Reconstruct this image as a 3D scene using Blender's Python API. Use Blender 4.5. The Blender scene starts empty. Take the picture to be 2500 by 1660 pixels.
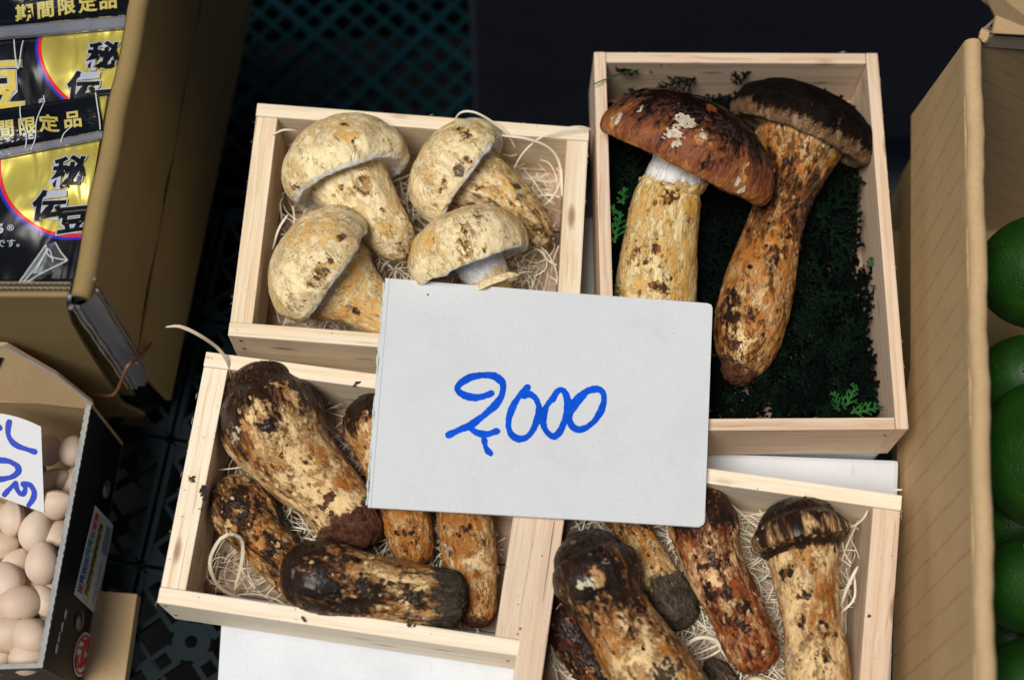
import bpy, bmesh, math, random
import numpy as np
from mathutils import Vector, Matrix
R_ = math.radians
sc = bpy.context.scene
COL = sc.collection
rnd = random.Random(7)
# ------------------------------------------------------------------ camera
F = 3950.0                                   # focal length in photo pixels (2500 wide)
PXM = 0.00025                                # one photo pixel is a quarter of a millimetre at the box rims
dn = Vector((-50, -1390, -F)).normalized()
ZC = -dn
XC = (Vector((1, 0, 0)) - ZC * ZC.x).normalized()
YC = ZC.cross(XC)
M3 = Matrix((XC, YC, ZC))                    # camera -> world
CAM = -(M3 @ Vector((0, 0, -1))) * (F * PXM)
cd = bpy.data.cameras.new('camera')
cam = bpy.data.objects.new('camera', cd); COL.objects.link(cam)
cam.matrix_world = Matrix.Translation(CAM) @ M3.to_4x4()
cd.lens = F / 2500 * 36; cd.sensor_width = 36
cd.clip_start = 0.05; cd.clip_end = 200
cd.dof.use_dof = True; cd.dof.focus_distance = 0.985; cd.dof.aperture_fstop = 3.4
sc.camera = cam
# ------------------------------------------------------------------ daylight
SUN_EL, SUN_AZ = R_(70), R_(238)             # azimuth: direction the light comes from, measured from +Y clockwise
w = bpy.data.worlds.new('World'); sc.world = w; w.use_nodes = True
nt = w.node_tree; bg = nt.nodes['Background']
sky = nt.nodes.new('ShaderNodeTexSky'); sky.sky_type = 'NISHITA'; sky.sun_disc = False
sky.sun_elevation = SUN_EL; sky.sun_rotation = SUN_AZ; sky.dust_density = 0.6; sky.air_density = 1.0
nt.links.new(sky.outputs[0], bg.inputs[0]); bg.inputs[1].default_value = 0.05
sl = bpy.data.lights.new('sun', 'SUN'); sl.energy = 5.0; sl.angle = R_(26); sl.color = (1, .965, .91)
so = bpy.data.objects.new('sun', sl); COL.objects.link(so)
sdir = Vector((math.sin(SUN_AZ) * math.cos(SUN_EL), math.cos(SUN_AZ) * math.cos(SUN_EL), math.sin(SUN_EL)))
so.rotation_euler = sdir.to_track_quat('Z', 'Y').to_euler(); so.location = (0, -.5, 3)
sc.view_settings.view_transform = 'Standard'; sc.view_settings.look = 'None'
sc.view_settings.gamma = 1; sc.view_settings.exposure = -0.5

# ------------------------------------------------------------------ helpers
def ray(px, py):
    return (M3 @ Vector((px - 1250, -(py - 830), -F))).normalized()
def at(px, py, z=0.0):
    d = ray(px, py); return CAM + d * ((z - CAM.z) / d.z)
def on_plane(px, py, p0, n):
    d = ray(px, py); return CAM + d * ((p0 - CAM).dot(n) / d.dot(n))
def pxr(px, py, z, r):
    return (at(px + r, py, z) - at(px, py, z)).length
WM = {}
def link(o, parent=None, mw=Matrix.Identity(4)):
    COL.objects.link(o); WM[o] = mw
    if parent is not None:
        o.parent = parent; o.matrix_parent_inverse = Matrix.Identity(4)
        o.matrix_basis = WM[parent].inverted() @ mw
    else: o.matrix_basis = mw
    return o
def tag(o, label=None, cat=None, group=None, kind=None):
    if label: o['label'] = label
    if cat: o['category'] = cat
    if group: o['group'] = group
    if kind: o['kind'] = kind
    return o
def thing(name, loc, label, cat, group=None):
    o = bpy.data.objects.new(name, None); o.empty_display_size = .01
    link(o, None, Matrix.Translation(Vector(loc))); return tag(o, label, cat, group)
def frame(o, x, z=None):
    x = Vector(x).normalized(); z = Vector(z or (0, 0, 1)); y = z.cross(x).normalized(); z = x.cross(y)
    m = Matrix((x, y, z)).transposed().to_4x4(); return Matrix.Translation(Vector(o)) @ m
def mk(name, V, Fc, mat, parent=None, mw=None, smooth=False, bevel=0, attrs=None, world=True, seg=2):
    """V in world coordinates (world=True) or local to mw."""
    me = bpy.data.meshes.new(name)
    mw = mw or (WM[parent].copy() if parent is not None else Matrix.Identity(4))
    V = np.array([tuple(v) for v in V], dtype=float) if not isinstance(V, np.ndarray) else V.astype(float)
    if world:
        im = np.array(mw.inverted()); V = V @ im[:3, :3].T + im[:3, 3]
    if isinstance(Fc, np.ndarray):
        n = len(Fc); k = Fc.shape[1]
        me.vertices.add(len(V)); me.vertices.foreach_set('co', V.ravel())
        me.loops.add(n * k); me.loops.foreach_set('vertex_index', Fc.ravel().astype(np.int32))
        me.polygons.add(n); me.polygons.foreach_set('loop_start', np.arange(0, n * k, k, dtype=np.int32))
        try: me.polygons.foreach_set('loop_total', np.full(n, k, dtype=np.int32))
        except Exception: pass
        me.update(calc_edges=True); me.validate()
    else:
        me.from_pydata([tuple(v) for v in V], [], [tuple(f) for f in Fc])
    if bevel:
        bm = bmesh.new(); bm.from_mesh(me)
        bmesh.ops.recalc_face_normals(bm, faces=bm.faces)
        bmesh.ops.bevel(bm, geom=list(bm.edges), offset=bevel, segments=seg, affect='EDGES', profile=.6, clamp_overlap=True)
        bm.to_mesh(me); bm.free(); smooth = False
    if attrs:
        for k, a in attrs.items():
            a = np.asarray(a, dtype=np.float32)
            t = 'FLOAT_VECTOR' if a.ndim == 2 else 'FLOAT'
            at_ = me.attributes.new(k, t, 'POINT')
            at_.data.foreach_set('vector' if a.ndim == 2 else 'value', a.ravel())
    if smooth: me.polygons.foreach_set('use_smooth', [True] * len(me.polygons))
    if mat: me.materials.append(mat)
    o = bpy.data.objects.new(name, me)
    return link(o, parent, mw)
def hexa(a, b, c, d, z0, z1):
    """8 verts from a footprint (world xy) between z0 (bottom) and z1 (top)"""
    P = [Vector((p.x, p.y, z0)) for p in (a, b, c, d)] + [Vector((p.x, p.y, z1)) for p in (a, b, c, d)]
    return P, [(3, 2, 1, 0), (4, 5, 6, 7), (0, 1, 5, 4), (1, 2, 6, 5), (2, 3, 7, 6), (3, 0, 4, 7)]
def grid_faces(nu, nv, wrap=False):
    i = np.arange(nu - 1)[:, None]; m = nv if wrap else nv - 1; j = np.arange(m)[None, :]
    j2 = (j + 1) % nv
    a = i * nv + j; b = i * nv + j2; c = (i + 1) * nv + j2; d = (i + 1) * nv + j
    return np.stack([a, b, c, d], -1).reshape(-1, 4)
class Soup:
    def __init__(s): s.V = []; s.F = []
    def add(s, V, Fc):
        n = len(s.V); s.V += [tuple(v) for v in V]; s.F += [tuple(i + n for i in f) for f in Fc]
    def bar(s, p, q, wd, z0, z1):
        p = Vector(p); q = Vector(q); d = (q - p); d.z = 0; d.normalize(); n = Vector((-d.y, d.x, 0)) * wd / 2
        V, Fc = hexa(p - n, q - n, q + n, p + n, z0, z1); s.add(V, Fc)
    def tube(s, pts, r, k=8, caps=True):
        pts = [Vector(p) for p in pts]; rr = r if hasattr(r, '__len__') else [r] * len(pts)
        V = []; up = Vector((0.1, .2, 1))
        for i, p in enumerate(pts):
            t = (pts[min(i + 1, len(pts) - 1)] - pts[max(i - 1, 0)]).normalized()
            e1 = t.cross(up).normalized(); e2 = t.cross(e1)
            for j in range(k):
                a = 2 * math.pi * j / k; V.append(p + (e1 * math.cos(a) + e2 * math.sin(a)) * rr[i])
        Fc = [(i * k + j, i * k + (j + 1) % k, (i + 1) * k + (j + 1) % k, (i + 1) * k + j) for i in range(len(pts) - 1) for j in range(k)]
        if caps: Fc += [tuple(range(k - 1, -1, -1)), tuple((len(pts) - 1) * k + j for j in range(k))]
        s.add(V, Fc)
    def ribbon(s, pts, wd, normal=None, thick=0.00012):
        pts = [Vector(p) for p in pts]; V = []; n = len(pts)
        for i, p in enumerate(pts):
            t = (pts[min(i + 1, n - 1)] - pts[max(i - 1, 0)]).normalized()
            nn = Vector(normal[i] if normal else (0, 0, 1)); side = t.cross(nn).normalized(); nn = side.cross(t)
            w2 = wd[i] / 2 if hasattr(wd, '__len__') else wd / 2
            V += [p - side * w2, p + side * w2, p + side * w2 - nn * thick, p - side * w2 - nn * thick]
        Fc = []
        for i in range(n - 1):
            for j in range(4): Fc.append((4 * i + j, 4 * i + (j + 1) % 4, 4 * i + 4 + (j + 1) % 4, 4 * i + 4 + j))
        s.add(V, Fc)
    def mk(s, name, mat, parent=None, **k): return mk(name, s.V, s.F, mat, parent, **k)
def catmull(P, n):
    P = np.asarray(P, float); P2 = np.vstack([2 * P[0] - P[1], P, 2 * P[-1] - P[-2]])
    seg = np.linalg.norm(np.diff(P[:, :3], axis=0), axis=1) + 1e-9; cum = np.concatenate([[0], np.cumsum(seg)])
    out = []
    for s in np.linspace(0, cum[-1], n):
        i = min(np.searchsorted(cum, s, side='right') - 1, len(P) - 2); i = max(i, 0); t = (s - cum[i]) / seg[i]
        a, b, c, d = P2[i:i + 4]
        out.append(.5 * (2 * b + (c - a) * t + (2 * a - 5 * b + 4 * c - d) * t * t + (3 * b - a - 3 * c + d) * t ** 3))
    return np.array(out)
# numpy gradient noise
_g = np.random.RandomState(3); _perm = _g.permutation(256); _perm = np.concatenate([_perm] * 3)
_grad = _g.normal(size=(256, 3)); _grad /= np.linalg.norm(_grad, axis=1)[:, None]
def perlin(P):
    P = np.asarray(P, float); I = np.floor(P).astype(int); f = P - I; I &= 255
    u = f * f * f * (f * (f * 6 - 15) + 10); r = 0
    for dx in (0, 1):
        for dy in (0, 1):
            for dz in (0, 1):
                h = _perm[_perm[_perm[I[:, 0] + dx] + I[:, 1] + dy] + (I[:, 2] + dz)]
                g = _grad[h]; d = f - np.array([dx, dy, dz])
                wt = (u[:, 0] if dx else 1 - u[:, 0]) * (u[:, 1] if dy else 1 - u[:, 1]) * (u[:, 2] if dz else 1 - u[:, 2])
                r = r + wt * (g * d).sum(1)
    return r * 1.6
def fbm(P, o=4, rough=.5):
    r = 0; a = 1; s = 0
    for i in range(o): r = r + a * perlin(P * 2 ** i + 17.3 * i); s += a; a *= rough
    return r / s
def sstep(a, b, x): t = np.clip((x - a) / (b - a), 0, 1); return t * t * (3 - 2 * t)

# ------------------------------------------------------------------ material toolkit
class NT:
    def __init__(s, name):
        s.m = bpy.data.materials.new(name); s.m.use_nodes = True; s.t = s.m.node_tree
        s.b = s.t.nodes['Principled BSDF']; s.out = s.t.nodes['Material Output']
    def n(s, typ, **kw):
        nd = s.t.nodes.new('ShaderNode' + typ)
        for k, v in kw.items():
            if k.startswith('_'): setattr(nd, k[1:], v)
            else:
                key = int(k[1:]) if k[0] == 'i' and k[1:].isdigit() else k
                s.set(nd.inputs[key], v)
        return nd
    def set(s, inp, v):
        if isinstance(v, bpy.types.NodeSocket): s.t.links.new(v, inp)
        elif isinstance(v, bpy.types.Node): s.t.links.new(v.outputs[0], inp)
        else:
            if inp.type == 'RGBA' and len(v) == 3: v = (*v, 1)
            inp.default_value = v
    def obj(s): return s.n('TexCoord').outputs['Object']
    def attr(s, name, vec=False):
        a = s.n('Attribute', _attribute_name=name); return a.outputs['Vector' if vec else 'Fac']
    def mapping(s, v, scale=(1, 1, 1), loc=(0, 0, 0), rot=(0, 0, 0)):
        return s.n('Mapping', Vector=v, Scale=scale, Location=loc, Rotation=rot).outputs[0]
    def noise(s, v, scale, detail=4, rough=.55, dist=0):
        return s.n('TexNoise', Vector=v, Scale=scale, Detail=detail, Roughness=rough, Distortion=dist).outputs[0]
    def math(s, op, a, b=0.0, c=None, clamp=False):
        nd = s.n('Math', _operation=op, _use_clamp=clamp); s.set(nd.inputs[0], a); s.set(nd.inputs[1], b)
        if c is not None: s.set(nd.inputs[2], c)
        return nd.outputs[0]
    def mr(s, v, a, b, c=0.0, d=1.0, smooth=True):
        nd = s.n('MapRange'); nd.interpolation_type = 'SMOOTHSTEP' if smooth else 'LINEAR'
        s.set(nd.inputs[0], v)
        for i, x in zip((1, 2, 3, 4), (a, b, c, d)): s.set(nd.inputs[i], x)
        return nd.outputs[0]
    def mix(s, f, a, b, mode='MIX'):
        nd = s.t.nodes.new('ShaderNodeMix'); nd.data_type = 'RGBA'; nd.blend_type = mode
        s.set(nd.inputs[0], f); s.set(nd.inputs[6], a); s.set(nd.inputs[7], b); return nd.outputs[2]
    def ramp(s, f, stops):
        nd = s.t.nodes.new('ShaderNodeValToRGB'); s.set(nd.inputs[0], f); cr = nd.color_ramp
        while len(cr.elements) < len(stops): cr.elements.new(.5)
        for e, (p, c) in zip(cr.elements, stops): e.position = p; e.color = (*c, 1)
        return nd.outputs[0]
    def bump(s, h, dist=.0005, strength=1.0, normal=None):
        nd = s.n('Bump', Height=h, Distance=dist, Strength=strength)
        if normal is not None: s.set(nd.inputs['Normal'], normal)
        return nd.outputs[0]
    def fin(s, col=None, rough=None, normal=None, **kw):
        if col is not None: s.set(s.b.inputs['Base Color'], col)
        if rough is not None: s.set(s.b.inputs['Roughness'], rough)
        if normal is not None: s.set(s.b.inputs['Normal'], normal)
        for k, v in kw.items(): s.set(s.b.inputs[k.replace('_', ' ')], v)
        return s.m
def wood_mat(name, c1, c2, pink=.0):
    t = NT(name); o = t.obj()
    rn = t.n('ObjectInfo').outputs['Random']
    off = t.n('CombineXYZ', X=t.math('MULTIPLY', rn, 7), Y=t.math('MULTIPLY', rn, 3), Z=t.math('MULTIPLY', rn, 5))
    v = t.n('VectorMath', _operation='ADD', i0=o, i1=off).outputs[0]
    warp = t.n('VectorMath', _operation='ADD', i0=v, i1=t.n('VectorMath', _operation='SCALE', i0=t.n('TexNoise', Vector=v, Scale=14.0).outputs['Color'], Scale=.006).outputs[0]).outputs[0]
    rings = t.noise(t.mapping(warp, (2.5, 230, 230)), 1.0, 3, .6)
    fine = t.noise(t.mapping(v, (25, 1500, 1500)), 1.0, 3, .6)
    blot = t.noise(v, 22, 3, .6)
    col = t.mix(t.mr(rings, .42, .68), c1, c2)
    col = t.mix(t.mr(fine, .45, .75, 0, .42), col, [x * .72 for x in c2])
    col = t.mix(t.mr(blot, .45, .72, 0, .5), col, (c1[0] * .97, c1[1] * .86, c1[2] * .76))
    line = t.noise(t.mapping(warp, (1.2, 420, 420), (5, 2, 1)), 1.0, 2, .5)
    col = t.mix(t.mr(line, .60, .70, 0, .62), col, (c2[0] * .75, c2[1] * .56, c2[2] * .42))
    kn = t.n('TexVoronoi', Vector=t.mapping(v, (14, 50, 50)), Scale=1.0).outputs['Distance']
    kf = t.mr(t.math('ADD', kn, t.math('MULTIPLY', t.math('SUBTRACT', fine, .5), .12)), .05, .16, 1, 0)
    col = t.mix(t.math('MULTIPLY', kf, .75), col, (.22, .10, .04))
    dirt = t.noise(t.mapping(v, (120, 420, 420)), 1, 5, .75)
    col = t.mix(t.mr(dirt, .69, .76, 0, .6), col, (.16, .09, .05))
    h = t.math('ADD', t.math('MULTIPLY', fine, .6), t.math('MULTIPLY', t.noise(v, 1400, 2), .5))
    return t.fin(col, .72, t.bump(h, .0005, .8))
W_pale = wood_mat('pale_pine', (.86, .73, .53), (.74, .55, .34))
W_cream = wood_mat('cream_pine', (.93, .80, .60), (.86, .68, .45))
W_pink = wood_mat('pinkish_cedar', (.74, .57, .41), (.60, .42, .28))  # pinker wood; its darker tone also stands in for shade on the larger box
W_deal = wood_mat('rosy_deal', (.56, .41, .29), (.45, .30, .19))
def card_mat(name, col, stripes=None):
    t = NT(name); o = t.obj()
    n1 = t.noise(o, 900, 4, .7); n2 = t.noise(o, 25, 4, .6)
    fib = t.noise(t.mapping(o, (90, 1400, 1400)), 1, 3, .6)
    c = t.mix(t.mr(n1, .3, .7), [x * .86 for x in col], [min(1, x * 1.1) for x in col])
    c = t.mix(t.mr(n2, .35, .7, 0, .35), c, [x * .74 for x in col])
    h = t.math('ADD', t.math('MULTIPLY', n1, .4), t.math('MULTIPLY', fib, .4))
    nrm = t.bump(h, .0002, .6)
    if stripes:
        # thin printed lines of the corrugator
        a, pitch = stripes
        wv = t.n('SeparateXYZ', Vector=t.mapping(o, (1 / pitch,) * 3, rot=a)).outputs[0]
        wv = t.math('ADD', wv, t.math('MULTIPLY', t.noise(o, 30, 2), .25))
        fr = t.math('FRACT', wv); m = t.mr(t.math('ABSOLUTE', t.math('SUBTRACT', fr, .5)), .0, .09, 1, 0)
        m = t.math('MULTIPLY', m, t.mr(t.noise(o, 120, 3), .35, .6, .35, 1))
        c = t.mix(t.math('MULTIPLY', m, .55), c, (col[0] * .62, col[1] * .42, col[2] * .3))
    return t.fin(c, .8, nrm)
C_brown = card_mat('brown_cardboard', (.28, .19, .066))
C_tan = card_mat('tan_cardboard_liner', (.52, .35, .175))
C_edge = card_mat('cardboard_core', (.30, .23, .15))
def foam_mat():
    t = NT('white_polystyrene'); o = t.obj()
    v = t.n('TexVoronoi', Vector=o, Scale=330.0); cell = v.outputs['Distance']
    c = t.mix(t.mr(t.noise(o, 18, 5, .6), .35, .72), (.66, .68, .71), (.58, .60, .63))
    c = t.mix(t.mr(t.noise(o, 260, 4, .8), .72, .78, 0, .8), c, (.2, .16, .13))
    scuff = t.noise(t.mapping(o, (160, 30, 30)), 1, 4, .7)
    c = t.mix(t.mr(scuff, .62, .72, 0, .45), c, (.5, .46, .42))
    return t.fin(c, .6, t.bump(t.math('ADD', cell, t.math('MULTIPLY', scuff, .4)), .0003, .5))
FOAM = foam_mat()
def plain(name, col, rough=.6, var=.3, scale=300, bump=.0002, **kw):
    t = NT(name); o = t.obj(); n = t.noise(o, scale, 4, .65); n2 = t.noise(o, scale / 12, 3, .6)
    c = t.mix(n, [x * (1 - var) for x in col], [min(1, x * (1 + var)) for x in col])
    c = t.mix(t.mr(n2, .4, .7, 0, .4), c, [x * (1 - var) for x in col])
    return t.fin(c, rough, t.bump(n, bump, .6), **kw)
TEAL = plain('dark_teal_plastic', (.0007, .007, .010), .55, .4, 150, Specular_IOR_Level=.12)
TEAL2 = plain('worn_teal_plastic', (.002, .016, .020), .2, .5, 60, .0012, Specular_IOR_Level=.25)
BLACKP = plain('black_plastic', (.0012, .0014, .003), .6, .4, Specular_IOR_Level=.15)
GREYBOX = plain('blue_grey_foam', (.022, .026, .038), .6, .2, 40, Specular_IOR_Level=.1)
BLACKC = plain('black_printed_carton', (.0018, .0018, .0026), .45, .3, 200, .0001, Specular_IOR_Level=.25)
GREYC = plain('silver_grey_print', (.24, .245, .27), .28, .15, 60, .0003)
LILAC = plain('lilac_grey_print', (.42, .40, .44), .4, .1)
NAIL = plain('nail_steel', (.12, .12, .14), .35, .3, Metallic=.8)
BLUE = plain('blue_marker_ink', (.004, .085, .62), .7, .42, 260, .00003, Specular_IOR_Level=.05)
BLUE2 = plain('dark_blue_marker_ink', (.012, .05, .50), .5, .25, 400, .00003)
RUBBER = plain('brown_rubber', (.20, .075, .035), .5, .2)
CRUMB = plain('dark_soil_crumbs', (.03, .018, .012), .9, .5, 900, .0004)
TORN = plain('torn_paper_edge', (.55, .66, .62), .8, .25, 900, .0003)

# ------------------------------------------------------------------ the setting
g = Soup(); L = 60; zg = -.47
g.add([(-L, -L, zg), (L, -L, zg), (L, L, zg), (-L, L, zg)], [(0, 1, 2, 3)])
tag(g.mk('ground', plain('dark_pavement', (.035, .035, .037), .8, .4, 120)), kind='structure')

# foam box under the wooden boxes
FZ = -.0585
def quadpx(pts, z): return [at(x, y, z) for x, y in pts]
fb = thing('foam_box', at(1350, 1100, -.30), 'white polystyrene box lying under the four wooden boxes of mushrooms', 'foam box')
a, b, c, d = quadpx([(610, 560), (2110, 500), (2150, 1108), (560, 1062)], FZ)
V, Fc = hexa(d, c, b, a, -.30, FZ - .0012); mk('side_wall', V, Fc, FOAM, fb, bevel=.003)
a, b, c, d = quadpx([(566, 1060), (2196, 1122), (2160, 2150), (500, 2150)], FZ)
V, Fc = hexa(d, c, b, a, -.30, FZ); mk('lid', V, Fc, FOAM, fb, bevel=.003)
# grey box standing behind, its unseen upper part added to block sky light
gb = thing('storage_box', at(1500, 330, -.32), 'tall dark blue grey box standing in shade behind the light mushroom box', 'box')
p, q = at(1163, 385, -.32), at(2400, 330, -.32)
dv = (q - p).normalized(); nv = Vector((-dv.y, dv.x, 0))
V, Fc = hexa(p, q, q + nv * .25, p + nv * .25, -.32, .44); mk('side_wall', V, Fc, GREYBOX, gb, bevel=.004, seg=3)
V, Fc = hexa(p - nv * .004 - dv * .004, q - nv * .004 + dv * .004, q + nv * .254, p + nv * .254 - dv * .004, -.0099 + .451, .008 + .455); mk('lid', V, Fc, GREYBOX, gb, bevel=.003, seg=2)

# lattice crate behind (deep, out of focus)
def crate_wall(root, a, b, z0, z1, mat, t=.004):
    d = (b - a); n = Vector((-d.y, d.x, 0)).normalized() * t
    V, Fc = hexa(a, b, b + n, a + n, z0, z1); mk('side_wall', V, Fc, mat, root, bevel=.001)
zc = -.30
lc = thing('plastic_crate', at(900, 150, zc - .12), 'dark teal plastic crate with diamond lattice seen behind the light mushroom box', 'crate', 'dark plastic crates under the display')
o0 = at(965, 200, zc); ang = R_(3)
ex = Vector((math.cos(ang), math.sin(ang), 0)); ey = Vector((-math.sin(ang), math.cos(ang), 0))
def LP(u, v): return o0 + ex * (u - .02) + ey * v
S = Soup(); S2 = Soup(); sp = .0170; HW = .15; HH = .105
for sgn in (1, -1):
    for k in range(-16, 17):
        cc = k * sp * math.sqrt(2)
        pts = []
        for u in (-HW, HW):
            v = sgn * u + cc
            if -HH <= v <= HH: pts.append((u, v))
        for v in (-HH, HH):
            u = (v - cc) * sgn
            if -HW < u < HW: pts.append((u, v))
        if len(pts) >= 2:
            tgt = S2 if k % 4 == 0 else S
            tgt.bar(LP(*pts[0]), LP(*pts[1]), .0062 if k % 4 == 0 else .0034, zc - (.008 if k % 4 == 0 else .004) - .0004 * (sgn > 0), zc - .0006 * (sgn > 0) - (.0 if k % 4 else -.0015))
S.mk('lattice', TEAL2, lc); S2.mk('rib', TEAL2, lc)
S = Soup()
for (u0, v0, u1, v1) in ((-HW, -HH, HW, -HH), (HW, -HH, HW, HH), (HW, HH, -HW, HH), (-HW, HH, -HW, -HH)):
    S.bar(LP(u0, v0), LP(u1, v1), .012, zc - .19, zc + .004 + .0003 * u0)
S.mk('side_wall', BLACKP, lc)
V, Fc = hexa(LP(-HW, -HH), LP(HW, -HH), LP(HW, HH), LP(-HW, HH), zc - .10, zc - .095); mk('floor', V, Fc, BLACKP, lc)  # black panel added to make the space under the lattice read dark
V, Fc = hexa(LP(-HW - .25, -HH - .3), LP(-HW - .003, -HH - .3), LP(-HW - .003, HH + .2), LP(-HW - .25, HH + .2), -.44, zc - .02); mk('dark_fill', V, Fc, BLACKP, lc)  # black block added to keep the gap beside the crate dark

# ribbed crate at lower left, upside down under the cartons
zt = -.136
rc = thing('plastic_crate', at(420, 1500, -.46), 'dark teal plastic crate with crossed slotted ribs at the lower left under the cartons', 'crate', 'dark plastic crates under the display')
o1 = at(467, 1566, zt); ang = R_(-9)
ex1 = Vector((math.cos(ang), math.sin(ang), 0)); ey1 = Vector((-math.sin(ang), math.cos(ang), 0))
def RP(u, v): return o1 + ex1 * u + ey1 * v
cs = .088
S = Soup(); Sf = Soup(); Sh = Soup(); Ss = Soup()
for i in range(-3, 2):
    for j in range(-2, 4):
        cu, cv = i * cs, j * cs
        if i in (0, -1, -2):
            for du, dv_ in ((1, 1), (1, -1), (-1, 1), (-1, -1)):
                pd = Vector((-dv_, du)) * .0042
                for s in (1, -1):
                    S.bar(RP(cu + du * .009 + pd.x * s, cv + dv_ * .009 + pd.y * s), RP(cu + du * .036 + pd.x * s, cv + dv_ * .036 + pd.y * s), .0034, zt - .006, zt - .0002)
                for k in (.009, .0225, .036):
                    a = Vector((cu + du * k, cv + dv_ * k))
                    Ss.bar(RP(a.x - du * .003, a.y - dv_ * .003), RP(a.x + du * .003, a.y + dv_ * .003), .012, zt - .0055, zt)
            K = 20; V = []
            for rr, zz in ((.0042, zt - .006), (.0042, zt + .0006), (.0125, zt + .0006), (.0125, zt - .006)):
                for k in range(K): V.append(RP(cu + rr * math.cos(2 * math.pi * k / K), cv + rr * math.sin(2 * math.pi * k / K)) * 1.0); V[-1].z = zz
            Sh = Soup(); Sh.add(V, [(r * K + k, r * K + (k + 1) % K, (r + 1) * K + (k + 1) % K, (r + 1) * K + k) for r in range(3) for k in range(K)]); Sh.mk('hub', TEAL, rc, smooth=False)
        h = .041
        for (u0, v0, u1, v1) in ((-h, -h, h, -h), (h, -h, h, h), (h, h, -h, h), (-h, h, -h, -h)):
            Sf.bar(RP(cu + u0, cv + v0), RP(cu + u1, cv + v1), .0036, zt - .010, zt + .0012 + .0001 * u1 / h)
        q = .020
        for (u0, v0, u1, v1) in ((0, -h, h, 0), (h, 0, 0, h), (0, h, -h, 0), (-h, 0, 0, -h)):
            S.bar(RP(cu + u0 * .95, cv + v0 * .95), RP(cu + u1 * .95, cv + v1 * .95), .0030, zt - .008, zt - .0011)
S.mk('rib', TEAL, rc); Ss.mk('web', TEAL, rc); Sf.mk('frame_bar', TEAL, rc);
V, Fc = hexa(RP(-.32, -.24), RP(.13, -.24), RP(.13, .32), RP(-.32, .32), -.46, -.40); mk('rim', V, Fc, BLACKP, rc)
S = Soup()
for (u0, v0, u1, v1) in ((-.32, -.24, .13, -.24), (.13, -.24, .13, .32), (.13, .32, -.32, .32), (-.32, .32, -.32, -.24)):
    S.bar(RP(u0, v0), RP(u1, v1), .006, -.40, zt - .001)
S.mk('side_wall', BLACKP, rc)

# ------------------------------------------------------------------ wooden boxes
def plank(name, a, b, c, d, z0, z1, mat, parent, bev=.0007):
    """a->b is the long edge (grain); footprint a b c d"""
    V, Fc = hexa(a, b, c, d, z0, z1)
    o = (a + b + c + d) / 4; o = Vector((o.x, o.y, (z0 + z1) / 2)); x = b - a; x.z = 0
    return mk(name, V, Fc, mat, parent, mw=frame(o, x), bevel=bev)
def lerp(a, b, t): return a + (b - a) * t
BOXES = {}
def wooden_box(key, corners, ts, tf, full, mat, label, h=.0555, gap=True, base=None):
    A, B, C, D = quadpx(corners, 0)
    root = thing('wooden_box', Vector((((A + C) / 2).x, ((A + C) / 2).y, -h)), label, 'box', 'small wooden boxes of mushrooms')
    ls = ts * PXM; lf = tf * PXM
    w1 = (B - A).length; w2 = (C - D).length; h1 = (D - A).length; h2 = (C - B).length
    e = .00025
    Ai, Bi = lerp(A, D, lf / h1), lerp(B, C, lf / h2)
    Di, Ci = lerp(D, A, lf / h1), lerp(C, B, lf / h2)
    m2 = mat if not isinstance(mat, dict) else None
    M_ = (lambda k: mat[k]) if isinstance(mat, dict) else (lambda k: mat)
    if full == 'fb':
        plank('side_board', A, B, Bi, Ai, -h, 0, M_('t'), root); plank('side_board', D, C, Ci, Di, -h, 0, M_('b'), root)
        k = .0006
        Al, Dl = lerp(Ai, Di, e / h1), lerp(Di, Ai, e / h1); Br, Cr = lerp(Bi, Ci, e / h2), lerp(Ci, Bi, e / h2)
        plank('side_board', Al + (B - A) * e / w1, Dl + (C - D) * e / w2, Dl + (C - D) * ls / w2, Al + (B - A) * ls / w1, -h, -k, M_('l'), root)
        plank('side_board', Br - (B - A) * ls / w1, Cr - (C - D) * ls / w2, Cr - (C - D) * e / w2, Br - (B - A) * e / w1, -h, -k, M_('r'), root)
    else:
        Al, Bl = lerp(A, B, ls / w1), lerp(B, A, ls / w1); Dl, Cl = lerp(D, C, ls / w2), lerp(C, D, ls / w2)
        plank('side_board', A, D, Dl, Al, -h, 0, M_('l'), root); plank('side_board', Bl, Cl, C, B, -h, 0, M_('r'), root)
        s1 = (Bl - Al).normalized() * e; k = .0005
        plank('side_board', Al + s1, Bl - s1, lerp(Bl, Cl, lf / h2) - s1, lerp(Al, Dl, lf / h1) + s1, -h, -k, M_('t'), root)
        plank('side_board', Dl + s1, Cl - s1, lerp(Cl, Bl, lf / h2) - s1, lerp(Dl, Al, lf / h1) + s1, -h, -k, M_('b'), root)
    def I(u, v):   # inner space, u right, v from back to front
        tu = ls / w1 + .002 + u * (1 - 2 * ls / w1 - .004); tv = lf / h1 + .003 + v * (1 - 2 * lf / h1 - .006)
        return lerp(lerp(A, B, tu), lerp(D, C, tu), tv)
    cuts = base or [(0, .30), (.31, .62), (.63, .93)]
    for v0, v1 in cuts:
        plank('base_board', I(0, v0), I(1, v0), I(1, v1), I(0, v1), -h + .0008, -h + .0050, W_deal, root, .0004)
    BOXES[key] = (root, I, (A, B, C, D))
    return root
TL = [(628, 252), (1439, 313), (1409, 884), (556, 819)]
TR = [(1450, 127), (2143, 130), (2219, 1047), (1474, 1052)]
BL = [(503, 858), (1358, 970), (1266, 1601), (383, 1470)]
BR = [(1335, 1087), (2203, 1209), (2158, 1835), (1243, 1712)]
bTL = wooden_box('TL', TL, 56, 36, 'fb', W_pale, 'pale pine box at the back holding four whitish tan mushrooms')
bTR = wooden_box('TR', TR, 31, 30, 'lr', W_pink, 'pinkish larger box holding two opened mushrooms on dark cypress leaves', base=[(0, .30), (.31, .62), (.63, .985)])
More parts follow.
